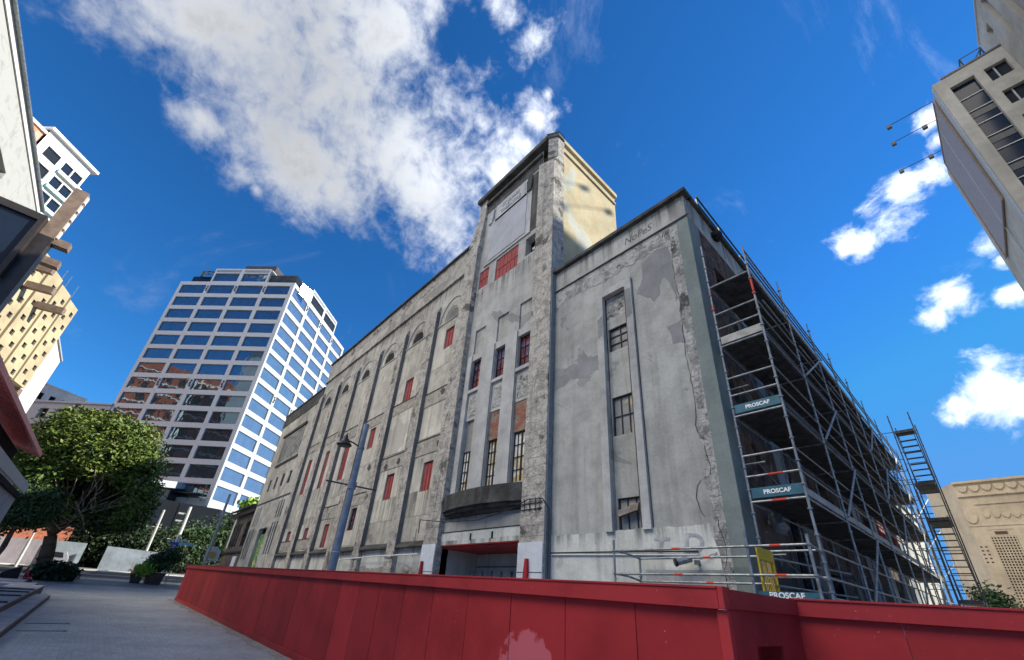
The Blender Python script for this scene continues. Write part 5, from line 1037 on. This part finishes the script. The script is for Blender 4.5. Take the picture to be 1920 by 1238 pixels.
# ================================================================ trees and plants
def foliage(name, mat, blobs, n, size, parent, clump=0.55, per=26, hollow=0.55, flat=0.5, keep=None, seed=1):
    r = np.random.default_rng(seed); vol = np.array([b[3]*b[4]*b[5] for b in blobs])**(2/3); pick = r.choice(len(blobs), size=max(4, n//per), p=vol/vol.sum())
    B = np.array(blobs)[pick]; d = r.normal(size=(len(B), 3)); d /= np.linalg.norm(d, axis=1)[:, None]
    rad = hollow+(1-hollow)*r.random(len(B))**0.55; rad *= 1+0.10*np.sin(d[:, 0]*7+d[:, 2]*9)
    c = B[:, :3]+d*rad[:, None]*B[:, 3:6]; tone = np.clip(r.normal(.5, .25, len(B)), 0, 1)
    if keep is not None: k = keep(c, r); c, d, tone = c[k], d[k], tone[k]
    m = len(c); C = np.repeat(c, per, 0); D = np.repeat(d, per, 0); T = np.repeat(tone, per)
    off = r.normal(size=(m*per, 3))*clump*np.array([1, 1, .62]); P = C+off
    T = np.clip(T*.7+.3*r.random(len(T))+.12*off[:, 2]/clump, 0, 1)
    nrm = D*.6+r.normal(size=P.shape)*.75+np.array([0, 0, flat]); nrm /= np.linalg.norm(nrm, axis=1)[:, None]
    a = np.cross(nrm, r.normal(size=P.shape)); a /= np.linalg.norm(a, axis=1)[:, None]; b = np.cross(nrm, a)
    L = size*(.6+.8*r.random(len(P)))[:, None]; W = L*.48
    V = np.stack([P-a*L, P+b*W-nrm*W*.2, P+a*L, P-b*W-nrm*W*.2], 1).reshape(-1, 3)
    nf = len(P); me = bpy.data.meshes.new(name); me.vertices.add(nf*4); me.vertices.foreach_set('co', V.ravel()); me.loops.add(nf*4); me.loops.foreach_set('vertex_index', np.arange(nf*4)); me.polygons.add(nf); me.polygons.foreach_set('loop_start', np.arange(nf)*4); me.polygons.foreach_set('loop_total', np.full(nf, 4)); me.update()
    at = me.attributes.new('tone', 'FLOAT', 'FACE'); at.data.foreach_set('value', T.astype(np.float32)); me.materials.append(mat)
    o = bpy.data.objects.new(name, me); COL.objects.link(o)
    if parent is not None: o.parent = parent; o.matrix_parent_inverse = parent.matrix_world.inverted()
    return o
def limbs(name, base, segs, mat, parent):
    g = G()
    for a, b, ra, rb in segs:
        A = Vector(a); B = Vector(b); k = 4; prev = A; pr = ra
        for i in range(1, k+1):
            t = i/k; q = A.lerp(B, t)+Vector((random.uniform(-1, 1), random.uniform(-1, 1), random.uniform(-.4, .4)))*(B-A).length*.035*(t < 1); rr = ra+(rb-ra)*t
            g.tube(prev, q, pr, 8, rr); prev = q; pr = rr
    return g.build(name, mat, parent, smooth=True)
BT = thing('broadleaf_tree', 'large round sunlit green tree with a leaning trunk at the end of the plaza', 'tree', (-54, -2.9, 1.05))
tb_ = Vector((-54, -2.9, .95)); fork = Vector((-54.2, -3.6, 4.3)); segs = [(tb_, fork, .55, .40)]
random.seed(3)
for k in range(11):
    a = random.uniform(0, 6.28); e = Vector((-54+3.4*math.cos(a), -3.3+3.6*math.sin(a), random.uniform(8.5, 12.5))); mid = fork.lerp(e, .45)+Vector((0, 0, -.3)); segs += [(fork, mid, .2, .12), (mid, e, .12, .04)]
    for j in range(3): segs.append((mid, e+Vector((random.uniform(-1.8, 1.8), random.uniform(-1.8, 1.8), random.uniform(-1, 1.5))), .06, .02))
limbs('trunk', tb_, segs, M_BARK, BT)
segs = []
for k in range(34):
    a = random.uniform(-1.5, 1.7); s_ = Vector((-53.0, -3.2+random.uniform(-1, 1.6), random.uniform(4.6, 6.5))); e = Vector((-54+4.3*math.cos(a), -2.8+4.2*math.sin(a), s_.z+random.uniform(1.2, 3.6))); segs.append((s_, e, .06, .018))
limbs('bare_branches', tb_, segs, M_BARKP, BT)
BL = [(-54, -3.4, 10.3, 4.7, 4.9, 4.9), (-54, -6.4, 8.2, 3.0, 2.3, 2.8), (-54, -.2, 8.0, 3.2, 2.3, 2.9), (-53.6, -.6, 6.2, 2.2, 2.3, 1.0), (-53.6, -5.8, 6.2, 2.2, 2.4, 1.1), (-53.2, -3.6, 12.0, 3.6, 4.0, 3.2)]
def keepf(c, r):  # the lower middle of the crown is open and shows the branches
    d = np.sqrt(((c[:, 1]+2.6)/2.6)**2+((c[:, 2]-7.2)/2.0)**2); return ~((d < 1) & (c[:, 0] > -54.2) & (r.random(len(c)) < .82))
foliage('crown', L_TREE, BL, 60000, .17, BT, .46, 34, .60, .6, keepf, 5)
foliage('under_foliage', L_DARK, [(-54, -.4, 5.9, 2.4, 2.4, .9), (-54, -5.2, 5.9, 2.4, 2.4, .9), (-54.8, -3, 8.5, 3.0, 3.2, 3.0)], 9000, .17, BT, .5, 30, .2, .4, None, 6)
def simple_tree(name, label, x, y, top, rx, ry, base, mat, n, size, seed, cat='tree', group=None):
    t = thing(name, label, cat, (x, y, gz(x)), group); h = top-base
    limbs('trunk', None, [((x, y, gz(x)-.1), (x, y+.2, base+h*.35), .22, .12), ((x, y+.2, base+h*.35), (x+.5, y-.6, base+h*.7), .12, .05), ((x, y+.2, base+h*.35), (x-.5, y+.9, base+h*.75), .12, .05)], M_BARK, t)
    foliage('crown', mat, [(x, y, base+h*.55, rx, ry, h*.45), (x+.3, y-ry*.4, base+h*.35, rx*.7, ry*.6, h*.3), (x-.2, y+ry*.45, base+h*.4, rx*.7, ry*.6, h*.32)], n, size, t, size*2.8, 26, .35, .5, None, seed); return t
simple_tree('dark_tree', 'dark evergreen tree between the planters and the tall pale street pole', -75, 8.6, 8.6, 2.6, 3.2, 2.6, L_MID, 9000, .22, 11)
simple_tree('dark_tree', 'shaded tree in front of the glass pavilion, left of the bare pole', -77, 2.2, 8.2, 3, 3.4, 2.4, L_DARK, 8000, .24, 12)
simple_tree('dark_tree', 'dark tree between the stone building and the glass pavilion', -78, 13.4, 10.6, 2.8, 3.0, 3, L_MID, 9000, .24, 13)
simple_tree('shaded_tree', 'shaded tree at the left edge behind the red corrugated roof', -60, -9.6, 13.6, 3.2, 3.3, 3.0, L_MID, 14000, .2, 14)
simple_tree('shaded_tree', 'low leafy tree with pale blossoms beside the white canopy wall', -50, -5.6, 8.0, 1.8, 1.5, 4.2, L_MID, 7000, .13, 15)
simple_tree('street_tree', 'dark green tree behind the stair tower beside the beige building', -1.35, 52, 5.4, .9, 1.0, 1.4, L_MID, 5000, .16, 16)
t = thing('shrub', 'dark spiky shrub at the foot of the leaning tree trunk', 'shrub', (-53, -2.3, 1)); foliage('leaves', L_DARK, [(-53, -2.2, 1.55, .8, 1.2, .65)], 3000, .2, t, .3, 24, .2, .4, None, 17)
t = thing('roof_plant', 'yellow green tuft of leaves on the roof of the stone building', 'plant', (-57, 12, 9)); foliage('leaves', L_LIME, [(-57, 11.2, 9.6, .4, 1.0, .6)], 700, .3, t, .3, 20, .2, .2, None, 18)
simple_tree('dark_tree', 'very dark tree filling the gap between the round tree and the leftmost pole', -73, -.6, 8.4, 2.2, 3.4, 2.2, L_DARK, 9000, .24, 31)
simple_tree('dark_tree', 'very dark low tree behind the long pale blue wall', -71, 4.6, 6.4, 2.0, 3.4, 2.3, L_DARK, 8000, .22, 32)
# planters
def planter(label, x, y, w, h, rot, plant, blobs, n, seed):
    t = thing('planter', label, 'planter', (x, y, gz(x)), 'planters at the end of the plaza'); fr = F(x, y, 90+rot); z = gz(x)
    g = G(); g.hexa([fr.p(-w/2+.12, z, -w/2+.1), fr.p(w/2-.12, z, -w/2+.1), fr.p(w/2-.12, z, w/2-.1), fr.p(-w/2+.12, z, w/2-.1), fr.p(-w/2, z+h, -w/2), fr.p(w/2, z+h, -w/2), fr.p(w/2, z+h, w/2), fr.p(-w/2, z+h, w/2)]); g.build('box', M_POT, t)
    g = G()
    for a, b, c, d in ((-w/2-.03, w/2+.03, w/2, w/2+.05), (-w/2-.03, w/2+.03, -w/2-.05, -w/2)): g.fbox(fr, a, b, z+h-.1, z+h+.02, c, d)
    g.build('rim', M_BROWND, t)
    foliage('plant', plant, blobs, n, .13, t, .2, 20, .2, .4, None, seed)
planter('brown tapered planter with a dark bush beside the bright pole', -54.8, 4.55, 1.25, .95, 10, L_MID, [(-54.8, 4.6, 3.1, .8, 1.0, .9), (-54.9, 5.2, 3.6, .6, .7, .7)], 4200, 21)
planter('small brown planter overflowing with bright lime green leaves', -54.8, 3.25, .8, .75, -20, L_LIME, [(-54.6, 3.55, 2.35, .45, .75, .6)], 1600, 22)

# ================================================================ lamps, poles and signs
LP_ = thing('street_lamp', 'tall blue grey street lamp with a black bell shaped head just behind the hoarding', 'street lamp', (-14.66, 5.63, .2))
lx, ly = -14.66, 5.63
def pol(az, r, z): a = R(az); return (r*math.cos(a), r*math.sin(a), z)
g = G(); g.tube((lx, ly, .1), (lx, ly, 4.9), .135, 16, .118); g.tube((lx, ly, 4.9), (lx, ly, 7.2), .112, 16, .095); g.tube((lx, ly, 7.2), (lx, ly, 7.48), .100, 16, .100); g.build('pole', M_POLE, LP_, smooth=False)
for za, zb, rr, mm in ((5.06, 5.3, .15, M_POLE), (3.0, 3.015, .135, M_WHITE), (6.52, 6.60, .125, M_POLE)): g = G(); g.tube((lx, ly, za), (lx, ly, zb), rr, 16); g.build('collar', mm, LP_)
g = G(); g.tube(pol(162.16, 15.75, 5.24), pol(155.95, 15.75, 5.14), .028, 8); g.build('cross_arm', M_DKST, LP_)
hd = Vector(pol(161.15, 15.5, 6.60)); g = G(); g.path([(lx, ly, 6.56), tuple(Vector((lx, ly, 6.58)).lerp(hd, .5)+Vector((0, 0, .08))), tuple(hd+Vector((0, 0, .12)))], .028, 8); g.build('lamp_arm', M_BLACK, LP_)
g = G(); H_ = [(0, .34, .02), (.02, .27, .06), (.055, .2, .12), (.08, .14, .17), (.04, .1, .24), (.015, .0, .0)]
prof = [(.26, 6.50), (.25, 6.54), (.17, 6.62), (.12, 6.72), (.07, 6.78), (.05, 6.86), (.02, 6.90)]
for (r0, z0), (r1, z1) in zip(prof, prof[1:]): g.tube((hd.x, hd.y, z0), (hd.x, hd.y, z1), r0, 18, r1)
g.tube((hd.x-.06, hd.y, 6.86), (hd.x+.08, hd.y, 6.92), .02, 6); g.tube((hd.x, hd.y, 6.47), (hd.x, hd.y, 6.50), .22, 18, .26); g.build('lamp_head', M_BLACK, LP_)
def spole(label, az, r, ztop, rad, mat, arm=None, heads=(), zarm=None, name='street_pole', cat='pole'):
    x, y, _ = pol(az, r, 0); t = thing(name, label, cat, (x, y, gz(x)))
    g = G(); g.tube((x, y, gz(x)-.1), (x, y, gz(x)+2.2), rad*1.35, 12, rad*1.25); g.tube((x, y, gz(x)+2.2), (x, y, ztop), rad, 12, rad*.8); g.build('pole', mat, t)
    if arm: g = G(); g.tube(pol(arm[0], r, zarm), pol(arm[1], r, zarm), .045, 6); g.build('cross_arm', mat, t)
    for z in heads: g = G(); p = pol(az+.5, r, z); g.tube((x, y, z), p, .05, 6); g.box(p[0]-.2, p[1]-.35, z-.12, p[0]+.2, p[1]+.15, z+.05); g.build('lamp_head', M_POLEW, t)
    return t
spole('plain grey pole with a short cross arm, leftmost of the three tall poles', 176.72, 68, 9.0, .14, M_POLEW, (177.1, 176.35), (), 7.0)
t2 = spole('bright white pole with two lamp heads and street name signs behind the planters', 174.64, 62, 9.1, .17, M_WALLW, (175.5, 173.8), (8.3, 7.5), 5.5, 'street_lamp', 'street lamp')
g = G(); a = pol(175.2, 61.8, 5.05); b = pol(173.7, 61.8, 5.15); g.box(a[0], a[1]-.0, 4.95, a[0]+.05, b[1]-.75, 5.25, 1); g.box(a[0], b[1]-.72, 5.0, a[0]+.05, b[1]+.65, 5.3, 0); g.build('street_name_sign', [M_CYAN, M_BLUE], t2)
g = G(); 
for k in range(4): g.box(a[0]+.05, a[1]+.25+.16*(k % 2), 4.1+.2*k, a[0]+.1, a[1]+.7+.16*(k % 2), 4.27+.2*k)
g.build('blue_sign', M_BLUE, t2)
spole('grey pole with a long cross arm standing behind the far end of the hoarding', 171.6, 48, 9.1, .13, M_GALV, (173.5, 170.9), (), 6.2)
spole('short pale post in front of the mauve wall at the left', -175.1, 63, 4.75, .09, M_POLEW)
x, y, _ = pol(174.1, 56, 0); t = thing('parking_sign', 'round white no parking sign on a thin post right of the planters', 'sign', (x, y, 1.2))
g = G(); g.tube((x, y-.12, gz(x)), (x, y, 3.6), .03, 6); g.build('post', M_GALV, t)
g = G(); g.extr([(x+.06, y+.27*math.cos(k*.3927), 3.5+.27*math.sin(k*.3927)) for k in range(16)], (.03, 0, 0)); g.build('sign_disc', M_WHITE, t)
g = G()
for k in range(16):
    a, b = k*.3927, (k+1)*.3927; q = [(x+.095, y+rr*math.cos(tt), 3.5+rr*math.sin(tt)) for rr, tt in ((.27, a), (.27, b), (.21, b), (.21, a))]; g.poly(q)
g.hexa([(x+.093, y-.19, 3.66), (x+.097, y-.19, 3.66), (x+.097, y+.16, 3.31), (x+.093, y+.16, 3.31), (x+.093, y-.16, 3.70), (x+.097, y-.16, 3.70), (x+.097, y+.19, 3.35), (x+.093, y+.19, 3.35)]); g.build('red_ring', M_SIGNR, t)

# street side walls, ramp, van, cones
def wallthing(label, y0, y1, z1, m, x=-66.3, z0=1.9, z1b=None, name='street_wall'):
    g = G(); zb = z1 if z1b is None else z1b; g.hexa([(x-.3, y0, z0), (x, y0, z0), (x, y1, z0), (x-.3, y1, z0), (x-.3, y0, z1), (x, y0, z1), (x, y1, zb), (x-.3, y1, zb)]); return tag(g.build(name, m), label, 'wall')
wallthing('mauve white wall at the far left across the street', -12, -4.3, 4.25, M_MAUVE, z1b=4.35)
wallthing('bluish white wall just right of the leaning tree trunk across the street', -4.0, -1.35, 4.4, M_BLUEW, x=-65.9)
wallthing('long pale blue wall behind the planters across the street', .35, 4.9, 4.35, M_BLUEW, x=-66.1, z1b=4.2)
wallthing('low terracotta wall behind the mauve wall', -14, -3.2, 6.1, M_CAST, x=-71, z0=2)
wallthing('short terracotta wall glimpsed under the tree crown above the garage door', -2.0, 1.6, 6.0, M_CAST, x=-75, z0=2)
g = G(); g.box(-74, -1.4, 2.0, -73.5, .35, 4.0); g.box(-73.49, -1.3, 4.0, -73.3, .3, 4.25, 1); tag(g.build('garage_door', [M_TIMBER, M_GOLD]), 'dark timber garage door between the two pale walls', 'door')
VN = thing('van', 'small silver van parked beside the leaning tree trunk', 'van', (-63, -3.1, 2))
g = G(); g.extr([(-62.4, -4.1, 2.05), (-62.4, -2.2, 2.05), (-62.4, -2.2, 2.75), (-62.4, -2.5, 3.35), (-62.4, -3.9, 3.45), (-62.4, -4.1, 3.2)], (-1.6, 0, 0)); g.build('body', M_CAR, VN, bevel=.06)
g = G(); g.extr([(-62.385, -3.8, 2.8), (-62.385, -2.5, 2.8), (-62.385, -2.65, 3.25), (-62.385, -3.8, 3.3)], (.01, 0, 0)); g.build('window', G_DARK, VN)
for y in (-3.7, -2.6): g = G(); g.tube((-62.42, y, 2.05), (-62.3, y, 2.05), .28, 14); g.build('wheel', M_TYRE, VN)
for y, x, lb in ((-1.9, -62.5, 'orange traffic cone beside the van and the bluish wall'), (3.35, -64.3, 'orange traffic cone in front of the long pale blue wall')):
    g = G(); z = gz(x); g.tube((x, y, z+.04), (x, y, z+.75), .20, 12, .03); g.box(x-.24, y-.24, z, x+.24, y+.24, z+.05); g.tube((x, y, z+.36), (x, y, z+.5), .125, 12, .09, 1); tag(g.build('traffic_cone', [M_CONE, M_WHITE]), lb, 'cone', 'traffic cones')

# steps and drains on the plaza
STP = thing('stone_steps', 'broad shallow grey stone steps along the left side of the plaza', 'steps', (-25, -2, .3))
def srow(x0, x1, y0, y1, za, zb, mi=0):
    g = G(); hx(g, x1, x0, y0, y1, za, zb); g.build('step', M_STEP, STP); g = G(); hx(g, x1, x0, y1+.001, y1+.02, za, zb-.05); g.build('riser', M_STEPD, STP)
srow(-4, -35, -1.75, -1.15, -.05, .22); srow(-6, -40, -3.2, -1.78, -.05, .45)
for x in (-24.5, -28.5, -31.5, -34): g = G(); hx(g, x-.0, x+.30, -3.4, -1.79, .452, .50); g.build('dark_slot', M_STEPD, STP)
srow(-40.5, -44, -7, -2.3, -.05, .42); srow(-45.5, -50, -7, -3.1, -.05, .40)
for k, (x, y) in enumerate(((-20.2, -.45), (-22.4, -.45))):
    g = G(); g.box(x-.06, y-.55, gz(x)+.006, x+.06, y+.55, gz(x)+.014); g.box(x-.2, y+.45, gz(x)+.006, x+.06, y+.55, gz(x)+.016); tag(g.build('drain_grate', M_DKST), ('nearer' if k == 0 else 'farther')+' of two dark drain slots in the paving near the left steps', 'drain', 'drain slots in the plaza')

# seated person
def person(loc, rz):
    t = thing('person', 'person in dark red clothes and a green cap sitting on the steps by the tree', 'person', loc)
    V = [(0, 0, .50), (0, .02, .72), (0, .05, .95), (0, .07, 1.08), (0, .10, 1.20), (0, .12, 1.30),
         (.10, .05, .48), (.13, .42, .50), (.12, .44, .10), (.12, .58, .05), (-.10, .05, .48), (-.12, .45, .47), (-.11, .52, .08), (-.11, .66, .04),
         (.19, .04, .93), (.25, .12, .70), (.18, .34, .60), (-.19, .04, .93), (-.25, .14, .72), (-.16, .36, .58)]
    E_ = [(0, 1), (1, 2), (2, 3), (3, 4), (4, 5), (0, 6), (6, 7), (7, 8), (8, 9), (0, 10), (10, 11), (11, 12), (12, 13), (2, 14), (14, 15), (15, 16), (2, 17), (17, 18), (18, 19)]
    RD = [.15, .14, .15, .055, .09, .075, .10, .075, .05, .045, .10, .075, .05, .045, .07, .05, .035, .07, .05, .035]
    me = bpy.data.meshes.new('body'); me.from_pydata(V, E_, []); me.update(); o = bpy.data.objects.new('body', me); COL.objects.link(o)
    m = o.modifiers.new('skin', 'SKIN'); 
    for i, r in enumerate(RD): me.skin_vertices[0].data[i].radius = (r, r*.85 if i < 3 else r)
    me.skin_vertices[0].data[0].use_root = True
    s = o.modifiers.new('sub', 'SUBSURF'); s.levels = 2; s.render_levels = 2
    bpy.context.view_layer.update(); dg = bpy.context.evaluated_depsgraph_get(); m2 = bpy.data.meshes.new_from_object(o.evaluated_get(dg)); bpy.data.objects.remove(o)
    for mm in (M_CLR, M_SKIN, M_CLB): m2.materials.append(mm)
    for p in m2.polygons:
        z = p.center.z; yy = p.center.y; p.material_index = 1 if z > 1.08 or (yy > .3 and .52 < z < .66) else (2 if z < .09 else 0); p.use_smooth = True
    b = bpy.data.objects.new('body', m2); COL.objects.link(b); b.parent = t
    bm = bmesh.new(); bmesh.ops.create_uvsphere(bm, u_segments=14, v_segments=9, radius=.118, matrix=Matrix.Translation((0, .085, 1.29)) @ Matrix.Diagonal((1, 1.05, .85, 1)))
    bmesh.ops.delete(bm, geom=[v for v in bm.verts if v.co.z < 1.26], context='VERTS'); mc = bpy.data.meshes.new('cap'); bm.to_mesh(mc); bm.free(); mc.materials.append(M_CLG); c = bpy.data.objects.new('cap', mc); COL.objects.link(c); c.parent = t
    g = G(); g.box(-.07, .19, 1.265, .07, .31, 1.28); c2 = g.build('cap_peak', M_CLG); c2.parent = t
    t.rotation_euler = (0, 0, rz); return t
person((-47.6, -3.35, .93-.36), R(8))
g = G(); g.extr([(-48.2, -5.2, .95), (-48.2, -3.75, .95), (-48.2, -3.8, 1.75), (-48.2, -4.3, 1.5), (-48.2, -4.8, 1.1)], (.5, 0, 0)); tag(g.build('cloth_bag', M_CLB, bevel=.08), 'black slumped bag beside the seated person', 'bag')
